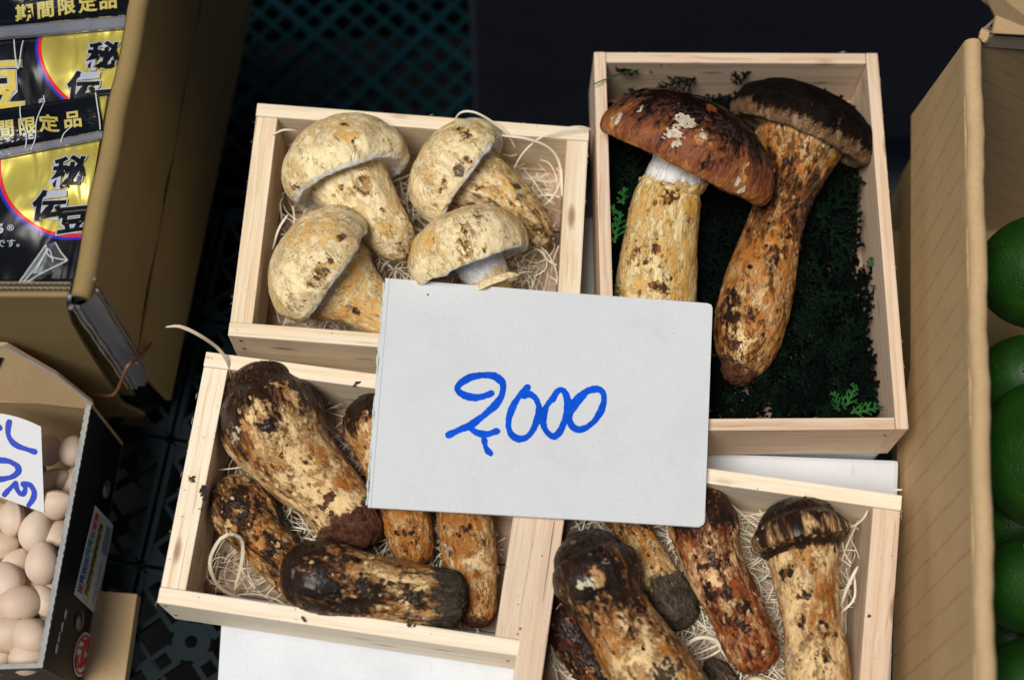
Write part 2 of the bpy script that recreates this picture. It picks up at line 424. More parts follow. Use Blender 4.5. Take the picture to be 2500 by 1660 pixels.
bBL = wooden_box('BL', BL, 60, 37, 'fb', {'t': W_cream, 'b': W_cream, 'l': W_cream, 'r': W_pink}, 'cream pine box at the front left holding five dark capped mushrooms')
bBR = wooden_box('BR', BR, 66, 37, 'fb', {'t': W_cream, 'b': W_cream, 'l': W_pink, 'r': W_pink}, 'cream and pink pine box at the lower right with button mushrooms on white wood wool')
def nail(root, px, py, A, B, mat=NAIL, r=.0011):
    n = (B - A).normalized(); n = Vector((n.y, -n.x, 0)); p = on_plane(px, py, A, n) + n * .0001
    S = Soup(); S.tube([p, p + n * .0004], r, 10); S.mk('nail', mat, root)
for key, pts in (('BL', [(404, 1478), (429, 1500), (1240, 1612)]), ('TL', [(588, 831), (596, 850)]), ('TR', [(2160, 1062)])):
    A, B, C, D = BOXES[key][2]
    fb_ = [c_ for c_ in COL.objects if c_.parent is BOXES[key][0] and c_.name.startswith('side_board')]
    fb_ = min(fb_, key=lambda c_: WM[c_].translation.y)
    for x, y in pts: nail(fb_, x, y, D, C)
# the split running along the left board of the front right box
t_ = NT('crack_shadow'); CR = t_.fin((.05, .03, .02), .9)
S = Soup(); P = [at(x, y, .00005) for x, y in ((1353, 1272), (1346, 1320), (1340, 1365), (1332, 1420), (1325, 1470))]
S.ribbon(P, [.00022, .0004, .0003, .0003, .0001]); S.mk('crack', CR, min([c_ for c_ in COL.objects if c_.parent is bBR and c_.name.startswith('side_board')], key=lambda c_: WM[c_].translation.x))

# ------------------------------------------------------------------ wood wool
def straw_mat():
    t = NT('wood_wool'); o = t.obj(); c = t.mix(t.noise(o, 60, 3), (.66, .55, .36), (.84, .77, .62))
    c = t.mix(t.mr(t.noise(o, 15, 2), .5, .7, 0, .6), c, (.50, .36, .20))
    return t.fin(c, .55, t.bump(t.noise(t.mapping(o, (1, 1, 1)), 900, 3), .0001, .5))
STRAW = straw_mat()
def wool(key, n, seed, label, u0=0, u1=1, v0=0, v1=1, zhi=-.030, edge=.012):
    r = random.Random(seed); root, I, _ = BOXES[key]; S = Soup()
    for i in range(n):
        u, v = r.uniform(u0, u1), r.uniform(v0, v1); c0 = I(u, v)
        a = r.uniform(0, 6.28); cur = r.uniform(-1, 1) * r.choice((20, 60, 140)); Ln = r.uniform(.018, .06); N = 12
        bd = max(0, 1 - 8 * min(u, 1 - u, v, 1 - v))
        zz = r.uniform(-.049, zhi) + bd * r.random() * edge; lift = r.uniform(-.004, .006); tw = r.uniform(-1.2, 1.2); wd = r.choice((.0004, .0005, .0007, .0010))
        pts = []; nrm = []; x, y = c0.x, c0.y
        nx = r.uniform(-.8, .8); ny = r.uniform(-.8, .8)
        for k in range(N):
            t = k / (N - 1); pts.append((x, y, zz + lift * math.sin(t * 3.1) + .002 * math.sin(t * 9 + a)))
            nrm.append(Vector((nx * math.cos(tw * t), ny * math.cos(tw * t) + .3 * math.sin(tw * t), 1)))
            x += math.cos(a) * Ln / N; y += math.sin(a) * Ln / N; a += cur * Ln / N
        # keep it inside
        ok = True
        A, B, C, D = [I(*q) for q in ((0, 0), (1, 0), (1, 1), (0, 1))]
        for p in pts:
            for e0, e1 in ((A, D), (D, C), (C, B), (B, A)):
                if (e1.x - e0.x) * (p[1] - e0.y) - (e1.y - e0.y) * (p[0] - e0.x) < 0: ok = False
        if ok: S.ribbon(pts, wd, nrm, .00015)
    return tag(S.mk('wood_wool', STRAW), label, 'wood wool', kind='stuff')
wool('TL', 1100, 1, 'fine curly wood wool lining the light mushroom box', zhi=-.024)
wool('BL', 900, 2, 'curly wood wool lining the front left mushroom box', zhi=-.032)
wool('BR', 1100, 3, 'pale wood wool lining the lower right mushroom box', zhi=-.028)
def shaving(pts, wd, label, nrm=None, n=26):
    P = catmull([tuple(at(x, y, z)) for x, y, z in pts], n)
    W = [wd * .72 * PXM * (0.25 + .75 * math.sin(min(1, (i + .5) / n * 5, (n - i - .5) / n * 5) * 1.57)) for i in range(n)]
    S = Soup(); nr = None
    if nrm: nr = [Vector(nrm[0]).lerp(Vector(nrm[1]), i / (n - 1)) for i in range(n)]
    S.ribbon(P, W, nr, .0002); return tag(S.mk('wood_shaving', STRAW), label, 'shaving', 'loose curls of wood wool')
shaving([(405, 798, .022), (440, 797, .024), (490, 820, .020), (535, 853, .008), (558, 890, .002), (566, 925, -.008), (570, 945, -.02)], 13, 'long pale shaving arching out of the corner of the front left box', ((0, .3, 1), (1, 0, .6)))
shaving([(572, 1440, -.03), (590, 1370, -.014), (590, 1320, -.004), (565, 1303, .002), (538, 1315, .002), (514, 1360, -.006), (517, 1400, -.012), (545, 1440, -.022), (610, 1468, -.03)], 11, 'looped shaving curling beside the front left box wall', ((0, 0, 1), (.4, .2, 1)))
shaving([(1105, 300, .002), (1125, 275, .014), (1160, 275, .016), (1205, 300, .010), (1240, 330, .004), (1258, 362, -.006)], 8, 'thin shaving arching over the back of the light mushroom box')
shaving([(1215, 330, .006), (1290, 340, .006), (1345, 365, -.002), (1368, 410, -.012), (1372, 480, -.02)], 9, 'wide shaving sweeping over the right back corner of the light mushroom box')
shaving([(1250, 420, -.016), (1280, 370, -.004), (1330, 330, .006), (1400, 310, .010), (1440, 315, .006), (1452, 335, -.004)], 6, 'hair thin shaving hooked over the right rim of the light mushroom box')
shaving([(664, 330, .0), (690, 318, .004), (715, 318, .002), (735, 322, -.004)], 7, 'short shaving poking over the left rim of the light mushroom box')
shaving([(2168, 1200, .0015), (2182, 1196, .006), (2203, 1195, .008)], 6, 'tiny splinter standing on the back right corner of the lower right box')
shaving([(2045, 1290, -.02), (2085, 1283, -.012), (2110, 1262, -.004), (2118, 1245, -.002)], 6, 'curved shaving in the back right corner of the lower right box')
shaving([(1660, 1590, -.026), (1700, 1558, -.020), (1745, 1562, -.020), (1770, 1600, -.024)], 10, 'flat white shaving curled between the two middle mushrooms of the lower right box')
shaving([(2052, 1480, -.02), (2070, 1430, -.008), (2094, 1382, .0)], 10, 'straight broad shaving leaning on the right wall of the lower right box')
shaving([(2048, 1500, -.02), (2085, 1460, -.012), (2086, 1400, -.010)], 7, 'bent yellowish shaving against the right wall of the lower right box')
shaving([(665, 610, -.02), (680, 560, -.012), (702, 525, -.006)], 8, 'upright shaving left of the biggest light mushroom')
#MUSH
# ------------------------------------------------------------------ mushrooms
def mush_mat(name, cream, amber, brown, dark, soilc, crack=.5, sheen=.45, flake=.5, palec=(.66, .55, .38), bmp=.0018, spec=.30, grain=.6):
    t = NT(name); v = t.attr('scoord', True)
    aD, aS, aT, aP = (t.attr(k) for k in ('dark', 'soil', 'tone', 'pale'))
    big = t.noise(v, .9, 4, .6, .4); v2 = t.mapping(v, (.55, 1, 1)); mid = t.math('ADD', t.math('MULTIPLY', t.noise(v2, 2.1, 7, .66, .8), .62), t.math('MULTIPLY', t.noise(v2, 5.0, 6, .7, .7), .42)); mid = t.math('SUBTRACT', mid, .02); fine = t.noise(v, 9, 6, .75, .4)
    # flesh: raised cream flakes over a deeper coloured skin
    wv = t.n('VectorMath', _operation='ADD', i0=v, i1=t.n('VectorMath', _operation='SCALE', i0=t.n('TexNoise', Vector=v, Scale=5.0, Detail=4.0).outputs['Color'], Scale=.45).outputs[0]).outputs[0]
    cell = t.n('SeparateXYZ', Vector=t.n('TexVoronoi', Vector=wv, Scale=4.0).outputs['Color']).outputs[0]
    under = t.mix(t.mr(t.noise(v, 2.2, 5, .65, .8), .38, .66), amber, [a_ * .55 + b_ * .45 for a_, b_ in zip(brown, amber)])
    under = t.mix(t.mr(aT, .8, 1.6, 0, .5), under, [amber[0] * 1.05, amber[1] * .75, amber[2] * .5])
    fl = t.math('ADD', t.math('MULTIPLY_ADD', t.noise(v, 4.6, 7, .7, .7), 1.9, -.45), t.math('ADD', t.math('MULTIPLY', t.math('SUBTRACT', cell, .5), .28), t.math('MULTIPLY', t.math('SUBTRACT', .5, aT), .55)))
    fl = t.math('ADD', fl, t.math('MULTIPLY_ADD', big, 1.2, -.6 + flake))
    fl = t.math('ADD', fl, t.math('MULTIPLY', t.math('SUBTRACT', fine, .5), .7))
    fm = t.mr(fl, .44, .60)
    tan_ = [.5 * a_ + .5 * b_ for a_, b_ in zip(cream, amber)]
    c = t.mix(t.mr(fl, .26, .50), under, tan_)
    c = t.mix(t.mr(fl, .47, .66, 0, .85), c, [x * .9 for x in cream])
    c = t.mix(t.mr(fl, .74, .92, 0, .7), c, [min(1, x * 1.12 + .03) for x in cream])
    c = t.mix(t.mr(t.noise(v, 6.5, 8, .75, 1.2), .54, .66, 0, grain), c, [a_ * .5 + b_ * .5 for a_, b_ in zip(brown, amber)])
    rim = t.math('MULTIPLY', t.mr(t.math('ABSOLUTE', t.math('SUBTRACT', fl, .50)), 0, .035, 1, 0), t.mr(t.noise(v, 3.1, 3), .42, .56, 0, crack * .8))
    c = t.mix(rim, c, [x * .8 for x in brown])
    th_ = t.noise(v, 2.6, 5, .62, 2.2); vo = t.math('ABSOLUTE', t.math('SUBTRACT', th_, .5))
    cm = t.math('MULTIPLY', t.mr(vo, .0, .019, 1, 0), t.mr(t.noise(v, 3.3, 3), .48, .58, 0, crack))
    c = t.mix(cm, c, [x * .45 for x in brown])
    # dark scales
    dv = t.math('ADD', t.math('MULTIPLY_ADD', mid, 2.2, -.6), t.math('ADD', t.math('MULTIPLY', t.math('SUBTRACT', fine, .5), 1.2), t.math('MULTIPLY', t.math('SUBTRACT', aD, .5), 1.15)))
    c = t.mix(t.mr(dv, .50, .66, 0, .85), c, brown)
    c = t.mix(t.mr(dv, .66, .80, 0, .95), c, dark)
    dk = t.mr(dv, .66, .85)
    blk = t.noise(v, 1.7, 5, .65, .5)
    c = t.mix(t.math('MULTIPLY', dk, t.mr(blk, .42, .6, 0, .6)), c, [x * .22 for x in dark])
    sp = t.noise(v, 17, 4, .7)                        # grit specks
    c = t.mix(t.mr(sp, .66, .70, 0, .8), c, [x * .6 for x in dark])
    # bare white flesh
    pv = t.math('ADD', aP, t.math('ADD', t.math('MULTIPLY', t.math('SUBTRACT', mid, .5), 1.3), t.math('MULTIPLY', t.math('SUBTRACT', fine, .5), .5)))
    pm = t.mr(pv, .42, .56); c = t.mix(t.math('MULTIPLY', pm, .95), c, t.mix(t.mr(fine, .3, .7), palec, [x * .8 for x in palec]))
    # soil
    sv = t.math('ADD', aS, t.math('MULTIPLY', t.math('SUBTRACT', mid, .5), 1.8)); sv = t.math('ADD', sv, t.math('MULTIPLY', t.math('SUBTRACT', fine, .5), 1.2)); sm = t.mr(sv, .42, .60)
    sn = t.noise(v, 11, 8, .8, .6)
    sc1 = t.mix(t.mr(sn, .35, .65), [x * .35 for x in soilc], [min(1, x * 1.7) for x in soilc])
    sc1 = t.mix(t.mr(t.noise(v, 14, 6, .8, 2.0), .60, .68, 0, .8), sc1, (.50, .38, .26))
    sc1 = t.mix(t.mr(t.noise(v, 3.6, 7, .82, 1.0), .50, .66, 0, .65), sc1, [min(1, x * 2.6) for x in soilc])
    c = t.mix(sm, c, sc1)
    rough = t.mr(dk, 0, 1, .58, sheen - .06, False); rough = t.mix(sm, rough, (.95, .95, .95))
    h = t.math('ADD', t.math('MULTIPLY', mid, .5), t.math('MULTIPLY', fine, .55))
    h = t.math('SUBTRACT', h, t.math('MULTIPLY', cm, .35)); h = t.math('ADD', h, t.math('MULTIPLY', fm, .30))
    h = t.math('ADD', h, t.math('MULTIPLY', sm, t.math('MULTIPLY', sn, 2.2)))
    h = t.math('ADD', h, t.math('MULTIPLY', t.mr(dv, .54, .62), .25))
    if name == 'whitish_tan_mushroom': c = t.mix(t.math('MULTIPLY', t.mr(t.noise(v, 1.5, 5, .7, .6), .50, .68, 0, .45), t.math('SUBTRACT', 1.0, pm)), c, (.42, .34, .22))
    h = t.math('MULTIPLY', h, t.math('SUBTRACT', 1.0, t.math('MULTIPLY', dk, .6)))
    return t.fin(c, rough, t.bump(h, bmp, .85), Specular_IOR_Level=t.math('MULTIPLY_ADD', sm, -spec, spec))
M_dark = mush_mat('dark_scaled_mushroom', (.80, .54, .25), (.44, .16, .022), (.13, .038, .008), (.018, .0085, .0045), (.13, .055, .032), .9, .32, -.03)
M_red = mush_mat('red_brown_mushroom', (.78, .48, .22), (.34, .085, .012), (.14, .030, .007), (.018, .007, .004), (.15, .045, .018), .9, .42, .0)
M_grey = mush_mat('grey_rooted_mushroom', (.80, .55, .26), (.44, .165, .024), (.13, .040, .009), (.015, .008, .0045), (.085, .066, .046), .9, .30, -.02)
M_tan = mush_mat('whitish_tan_mushroom', (.87, .70, .40), (.74, .45, .14), (.46, .24, .07), (.07, .044, .022), (.16, .11, .06), 1.0, .5, .16, (.90, .89, .85), .0008, grain=.25)
M_yel = mush_mat('yellow_stem_mushroom', (.82, .64, .32), (.66, .38, .09), (.28, .09, .016), (.06, .025, .01), (.12, .06, .03), .8, .5, .06, (.86, .85, .82), .0012)
M_cap = mush_mat('chestnut_cap_mushroom', (.44, .17, .040), (.21, .052, .010), (.075, .017, .005), (.009, .004, .003), (.1, .05, .03), .5, .24, -.14, (.74, .62, .46), .0010, .35)
M_umb = mush_mat('umber_mushroom', (.26, .16, .085), (.13, .065, .03), (.045, .022, .012), (.005, .0035, .003), (.05, .035, .025), .7, .65, .0, spec=.05)  # umber cap, the shade over it also put into the dark colour
def unit(px): return px * PXM
def build_surf(name, mat, parent, C, E1, E2, rad, T, coord, prof, ell=1.0, lump=.05, rough=.006, dabs=(), seed=0, M=150, skw=None, extra=None, fold=None, world_ell=None, flakes=0):
    """rings: centres C[n,3], frames E1/E2[n,3], radii rad[n]; prof = dict of per-ring attribute values"""
    n = len(C); th = np.linspace(0, 2 * np.pi, M, endpoint=False); ct, st = np.cos(th), np.sin(th)
    r = rad[:, None] * np.ones(M)[None]
    if fold is not None: r = r * (1 + fold[:, None] * np.cos(th * 64)[None])
    P = C[:, None, :] + E1[:, None, :] * (r * ct)[..., None] + E2[:, None, :] * (r * st * ell)[..., None]
    q = np.stack([np.repeat(coord[:, None], M, 1), (rad[:, None] * ct) / .025, (rad[:, None] * st) / .025], -1) + seed * 7.31
    du = np.gradient(P, axis=0); dv = np.roll(P, -1, 1) - np.roll(P, 1, 1)
    Nn = np.cross(dv, du); Nn /= (np.linalg.norm(Nn, axis=-1, keepdims=True) + 1e-12)
    out = np.sign(np.sum(Nn[n // 2, 0] * (P[n // 2, 0] - C[n // 2]))) or 1
    Nn *= out
    Q = q.reshape(-1, 3); PW = P.reshape(-1, 3) / .025 + seed * 3.1
    A = {}
    for k in ('dark', 'soil', 'tone', 'pale'): A[k] = np.repeat(prof[k][:, None], M, 1).reshape(-1).copy()
    wn = np.stack([fbm(PW * 1.6 + 5, 3), fbm(PW * 1.6 + 31, 3)], -1) * .9 + np.stack([fbm(PW * 6 + 5, 4, .7), fbm(PW * 6 + 31, 4, .7)], -1) * .9
    # dabs: natural patches on the surface (x px, y px, radius px, kind, amount)
    Pf = P.reshape(-1, 3)
    for (x, y, rr, kind, am, *zz) in dabs:
        am = min(am, .82) if kind == 'dark' else (min(am, .62) if kind == 'pale' and am < .95 else am)
        rr = rr * (.8 if kind == 'dark' and am < .5 else 1.12)
        ctr = np.array([C[:, 2].mean()]);
        # nearest upper-surface point under the given photo position
        d = np.array(ray(x, y)); cam_ = np.array(CAM); vv = Pf - cam_; tt = vv @ d; dist = np.linalg.norm(vv - tt[:, None] * d, axis=1)
        near = dist < .004
        if not near.any(): near = dist < dist.min() + .003
        i = np.argmin(np.where(near, tt, 9)); p0 = Pf[i]
        dd = np.linalg.norm((Pf - p0) + np.concatenate([wn, wn[:, :1]], 1) * rr * PXM * 1.5, axis=1) / (rr * PXM)
        m = 1 - sstep(.45, 1.15, dd)
        A[kind] = A[kind] * (1 - m) + am * m
    dsp = lump * fbm(PW * .55, 3) * np.repeat(rad, M) + rough * .025 * fbm(Q * 3.5, 5, .6) * 2.2
    soilm = sstep(.35, .6, A['soil'] + .5 * fbm(PW * 1.5, 3))
    dsp = dsp + soilm * .0016 * fbm(PW * 5, 4, .65)
    dsp = dsp + .00045 * sstep(-.05, .1, fbm(Q * 2.4 + 9, 5, .65)) * (1 - soilm)
    if extra is not None: dsp = dsp + extra(PW, Q, A)
    P = P + (Nn * dsp.reshape(n, M)[..., None])
    if flakes:
        rg = np.random.RandomState(100 + seed); tt_ = np.gradient(P, axis=0); tt_ /= np.linalg.norm(tt_, axis=-1, keepdims=True) + 1e-12
        bb_ = np.cross(Nn, tt_); FV, FF, FA = [], [], {k: [] for k in ('dark', 'soil', 'tone', 'pale')}; FQ = []; Qg = Q.reshape(n, M, 3)
        Ag = {k: A[k].reshape(n, M) for k in A}
        for _ in range(flakes):
            i = rg.randint(int(n * .12), int(n * .9)); j = rg.randint(M)
            if Nn[i, j, 2] < -.15 or Ag['soil'][i, j] > .45: continue
            if rad[i] < .004: continue
            L_ = rg.uniform(.0010, .0048); W_ = L_ * rg.uniform(.14, .42); lift = L_ * rg.uniform(.06, .30); a_ = rg.normal(0, .25)
            t_ = tt_[i, j] * np.cos(a_) + bb_[i, j] * np.sin(a_); s_ = np.cross(Nn[i, j], t_); b0 = len(FV); curl = rg.uniform(-.3, .5)
            lt = rg.rand()
            for (x, y, z) in ((0, -.5, .0), (0, .5, .0), (.45, -.62, .35), (.5, .55, .4), (.85, -.3, .8), (.9, .28, .9), (1.0, .0, 1.1), (.0, 0, .06), (.5, 0, .5)):
                FV.append(P[i, j] + t_ * (x - .3) * L_ + s_ * y * W_ * 2 * rg.uniform(.8, 1.15) + Nn[i, j] * (lift * z ** 1.5 - .00004 - abs(y) * curl * W_ * .4))
                FQ.append(Qg[i, j] + np.array([x, y, 0]) * L_ / .025)
                for k in FA: FA[k].append(Ag[k][i, j])
            for q_ in range(9):
                m_ = b0 + q_
                if lt < .62: FA['tone'][m_] -= .45; FA['dark'][m_] -= .18
                else: FA['dark'][m_] += .25
            FF += [(b0, b0 + 2, b0 + 8, b0 + 7), (b0 + 7, b0 + 8, b0 + 3, b0 + 1), (b0 + 2, b0 + 4, b0 + 6, b0 + 8), (b0 + 8, b0 + 6, b0 + 5, b0 + 3)]
        if FF:
            fo_ = mk('skin_flakes', np.array(FV), np.array(FF), mat, parent, smooth=False, attrs=dict(scoord=np.array(FQ), **{k: np.array(v_) for k, v_ in FA.items()})); fo_['kind'] = 'stuff'
    V = P.reshape(-1, 3); Fc = grid_faces(n, M, True)
    if out > 0: Fc = Fc[:, ::-1]
    c0 = V[:M].mean(0); c1 = V[-M:].mean(0)
    V = np.vstack([V, c0, c1]); nv = n * M
    j = np.arange(M); j2 = (j + 1) % M
    # poles as quads with a doubled corner would be degenerate: add slim triangles separately
    for k in A: A[k] = np.concatenate([A[k], [A[k][0], A[k][-1]]])
    Q = np.vstack([Q, Q[:1], Q[-1:]])
    Vl = V; o = mk(name, Vl, Fc, mat, parent, smooth=True, attrs=dict(scoord=Q, **A))
    return o
def interp(prof, s, keys=('dark', 'soil', 'tone', 'pale'), default=dict(dark=.5, soil=0, tone=.5, pale=0)):
    o = {}
    for k in keys:
        pts = prof.get(k); o[k] = np.full(len(s), float(default[k])) if pts is None else np.interp(s, [p[0] for p in pts], [p[1] for p in pts])
    return o
def frames(C):
    T = np.gradient(C, axis=0); T /= np.linalg.norm(T, axis=1)[:, None]
    e = np.cross(T[0], [0, 0, 1.]); e /= np.linalg.norm(e); E1 = [e]
    for i in range(1, len(C)):
        e = E1[-1] - T[i] * np.dot(E1[-1], T[i]); E1.append(e / np.linalg.norm(e))
    E1 = np.array(E1); return T, E1, np.cross(T, E1)
def stalk(name, mat, parent, pts, prof=None, caps=(.85, .7), n=190, M=150, stretch=.6, seed=0, dabs=(), ell=.92, lump=.07, rough=.006, open_start=False, extra=None, flakes=None):
    flakes = {'neck': 0}.get(name, 0 if mat in (M_tan,) else (200 if mat is M_yel else 240 if n > 120 else 40)) if flakes is None else flakes
    if mat is M_tan and name == 'stem': flakes = 160
    """pts: (px, py, z metres, radius px)"""
    W = np.array([(*at(x, y, z), pxr(x, y, z, r)) for x, y, z, r in pts])
    S = catmull(W, n * 2); C = S[:, :3]; rd = np.maximum(S[:, 3], .0004)
    T, E1, E2 = frames(C)
    K = 22
    def cap_end(i, sgn, fl):
        a = np.linspace(0, np.pi / 2, K + 1)[1:]; rr = rd[i] * np.cos(a); cc = C[i] + sgn * T[i] * (rd[i] * fl * np.sin(a))[:, None]
        rr[-1] = rd[i] * .004; return cc, rr
    Cs, rs, ks = [C], [rd], [np.arange(len(C))]
    if not open_start:
        cc, rr = cap_end(0, -1, caps[0]); Cs.insert(0, cc[::-1]); rs.insert(0, rr[::-1])
    cc, rr = cap_end(-1, 1, caps[1]); Cs.append(cc); rs.append(rr)
    Cc = np.vstack(Cs); rr = np.concatenate(rs)
    n0 = 0 if open_start else K
    E1c = np.vstack([np.repeat(E1[:1], n0, 0), E1, np.repeat(E1[-1:], K, 0)]); E2c = np.vstack([np.repeat(E2[:1], n0, 0), E2, np.repeat(E2[-1:], K, 0)])
    dl = np.sqrt((np.diff(Cc, axis=0) ** 2).sum(1) + np.diff(rr) ** 2); s = np.concatenate([[0], np.cumsum(dl)])
    # resample evenly along the surface
    sn = np.linspace(0, s[-1], n); ip = lambda A_: np.stack([np.interp(sn, s, A_[:, k]) for k in range(A_.shape[1])], 1)
    Cn, E1n, E2n = ip(Cc), ip(E1c), ip(E2c); rn = np.interp(sn, s, rr)
    pr = interp(prof or {}, sn / s[-1])
    return build_surf(name, mat, parent, Cn, E1n, E2n, rn, None, sn / .025 * stretch, pr, ell=ell, lump=lump, rough=rough, dabs=dabs, seed=seed, M=M, extra=extra, flakes=flakes)
def view_axis(px, py, ax, ay, aw):
    d = ray(px, py); toc = -d; r = (M3 @ Vector((1, 0, 0))); r = (r - toc * r.dot(toc)).normalized(); u = toc.cross(r)
    return (r * ax - u * ay + toc * aw).normalized()
def open_cap(name, mat, parent, cx, cy, z, Rp, axis, prof_rh, prof=None, ell=.7, seed=0, dabs=(), n=190, M=240, lump=.06, rough=.006, twist=0, iso=.55, extra=None):
    """prof_rh: (radius, height) pairs in units of the cap radius, from the apex over the dome, round the margin and in under the gills"""
    c = np.array(at(cx, cy, z)); a = view_axis(cx, cy, *axis); Rm = pxr(cx, cy, z, Rp)
    toc = -ray(cx, cy); e1 = a.cross(toc).normalized(); e2 = a.cross(e1).normalized()   # e1 lies across the view, e2 in depth
    P = catmull([(r, h, 0) for r, h in prof_rh], n * 2); d = np.linalg.norm(np.diff(P, axis=0), axis=1); s = np.concatenate([[0], np.cumsum(d)])
    sn = np.linspace(0, s[-1], n); rr = np.maximum(np.interp(sn, s, P[:, 0]), .002) * Rm; hh = np.interp(sn, s, P[:, 1]) * Rm
    C = c + np.array(a) * hh[:, None]; E1 = np.repeat(np.array(e1)[None], n, 0); E2 = np.repeat(np.array(e2)[None], n, 0)
    pr = interp(prof or {}, sn / s[-1])
    fold = .012 * sstep(.78, .84, sn / s[-1])
    if extra is None and mat is M_tan:
        def extra(PW, Q, A): return .0024 * fbm(PW * 1.3 + 7, 4, .6) * sstep(-.25, .35, A['pale']) 
    return build_surf(name, mat, parent, C, E1, E2, rr, None, sn * Rm / .025 * iso, pr, ell=ell, lump=lump, rough=rough, dabs=dabs, seed=seed, M=M, fold=fold, extra=extra)
def mushroom(px, py, z, label, group='mushrooms in the wooden boxes'):
    return thing('mushroom', at(px, py, z), label, 'mushroom', group)

# light box ----------------------------------------------------------------
DOME = [(0, 1.10), (.28, 1.08), (.58, .99), (.86, .78), (1.05, .49), (1.09, .25), (1.04, .06), (.975, -.015), (.92, -.03), (.865, .02), (.66, .09), (.40, .12), (.2, .12)]
TANP = dict(dark=[(0, .22), (.35, .18), (.64, .26), (.70, .0), (1, -.2)], tone=[(0, .85), (.3, .55), (.55, .45), (.62, .3), (1, .2)], pale=[(0, -.3), (.62, -.2), (.66, .3), (.70, .62), (1, 1)], soil=[(0, 0), (1, 0)])
STP = dict(dark=[(0, .1), (.3, .30), (.8, .40), (1, .62)], tone=[(0, .35), (.5, .5), (1, .6)], pale=[(0, .9), (.2, .8), (.34, .1), (.4, -.1), (1, -.1)], soil=[(0, 0), (.9, .0), (1, .5)])
m = mushroom(850, 430, -.03, 'largest whitish tan mushroom, back left in the light box, stem pointing down to the right')
stalk('stem', M_tan, m, [(836, 410, -.010, 90), (848, 426, -.008, 104), (868, 455, -.004, 90), (905, 510, -.004, 76), (945, 563, -.008, 62), (978, 605, -.014, 44), (990, 625, -.018, 24)], STP, seed=1, ell=.95, lump=.10,
      dabs=[(880, 445, 26, 'dark', .62), (895, 432, 14, 'tone', 1.4), (850, 455, 22, 'pale', .3), (985, 612, 20, 'dark', .8), (960, 560, 20, 'tone', .9)])
open_cap('cap', M_tan, m, 856, 444, -.002, 146, (-.36, -.88, -.36), [(r, h * 1.02) for r, h in DOME], TANP, ell=.86, seed=2, lump=.12,
         dabs=[(840, 300, 40, 'tone', 1.25), (873, 330, 9, 'dark', 1.3), (740, 360, 30, 'dark', .45), (720, 470, 22, 'dark', .68), (840, 285, 14, 'dark', .9), (960, 350, 28, 'dark', .6), (700, 440, 40, 'tone', .8)])
m = mushroom(1150, 440, -.03, 'back right whitish tan mushroom in the light box, cap turned left, neck white')
stalk('stem', M_tan, m, [(1128, 426, -.014, 112), (1146, 434, -.013, 104), (1172, 446, -.010, 86), (1212, 470, -.010, 70), (1262, 512, -.013, 60), (1303, 552, -.018, 46), (1325, 580, -.022, 30)],
      dict(STP, pale=[(0, .9), (.24, .8), (.36, .25), (.5, 0), (1, 0)], dark=[(0, .1), (.25, .3), (.5, .52), (1, .66)]), seed=3, lump=.1,
      dabs=[(1270, 440, 18, 'dark', .85), (1285, 478, 16, 'dark', .9), (1215, 445, 26, 'tone', .5), (1205, 500, 30, 'tone', 1), (1162, 473, 8, 'dark', 1.1)])
open_cap('cap', M_tan, m, 1150, 442, -.004, 134, (-.80, -.56, -.18), [(r, h * .95) for r, h in DOME], TANP, ell=.82, seed=4, lump=.12,
         dabs=[(1120, 315, 22, 'dark', .75), (1180, 300, 40, 'tone', 1.1), (1130, 430, 16, 'dark', .85), (1030, 350, 40, 'tone', 1), (1085, 470, 18, 'dark', .8), (1060, 520, 30, 'dark', .6), (1150, 395, 20, 'dark', .72)])
m = mushroom(820, 700, -.03, 'front left whitish tan mushroom in the light box, its rusty stem running under the card')
stalk('stem', M_tan, m, [(796, 662, -.014, 120), (822, 682, -.014, 114), (842, 700, -.014, 98), (880, 728, -.016, 74), (930, 762, -.018, 60), (985, 790, -.022, 54), (1030, 812, -.026, 40)],
      dict(STP, tone=[(0, .4), (.3, .75), (1, .9)]), seed=5, lump=.12,
      dabs=[(885, 655, 20, 'tone', 1.6), (860, 710, 26, 'tone', 1.5), (850, 780, 28, 'tone', 1.6), (910, 765, 22, 'tone', 1.6), (800, 790, 30, 'tone', 1.2), (860, 775, 12, 'dark', .9), (800, 700, 30, 'dark', .42), (870, 740, 30, 'pale', .35)])
open_cap('cap', M_tan, m, 818, 672, -.002, 144, (-.82, -.56, .03), [(r, h * .98) for r, h in DOME], dict(TANP, dark=[(0, .16), (.35, .20), (.5, .28), (.64, .32), (.7, .0), (1, -.2)], tone=[(0, .55), (1, .45)]), ell=.84, seed=6, lump=.11,
         dabs=[(850, 560, 24, 'dark', .72), (805, 640, 24, 'dark', .7), (775, 690, 20, 'dark', .7), (705, 755, 32, 'dark', .62), (760, 545, 40, 'tone', .85)])
m = mushroom(1180, 640, -.02, 'front right whitish tan mushroom in the light box, cap showing gills just above the card')
stalk('stem', M_tan, m, [(1165, 640, -.006, 60), (1192, 675, -.010, 54), (1205, 700, -.014, 46), (1222, 740, -.020, 40), (1240, 790, -.026, 36)], dict(STP, pale=[(0, 1), (.3, 1), (.42, .4), (.5, 0), (1, 0)]), seed=7)
open_cap('cap', M_tan, m, 1156, 648, .002, 146, (-.36, -.92, -.12), [(0, .96), (.25, .95), (.5, .89), (.77, .74), (.97, .44), (1.0, .2), (.98, .04), (.94, -.02), (.88, .0), (.80, .04), (.6, .06), (.4, .1), (.2, .12)], TANP, ell=.84, seed=8, lump=.12,
         dabs=[(1150, 545, 60, 'dark', .55), (1120, 640, 40, 'dark', .6), (1180, 520, 30, 'dark', .62), (1240, 560, 30, 'dark', .6), (1010, 600, 40, 'tone', 1), (1260, 600, 40, 'tone', .1)])
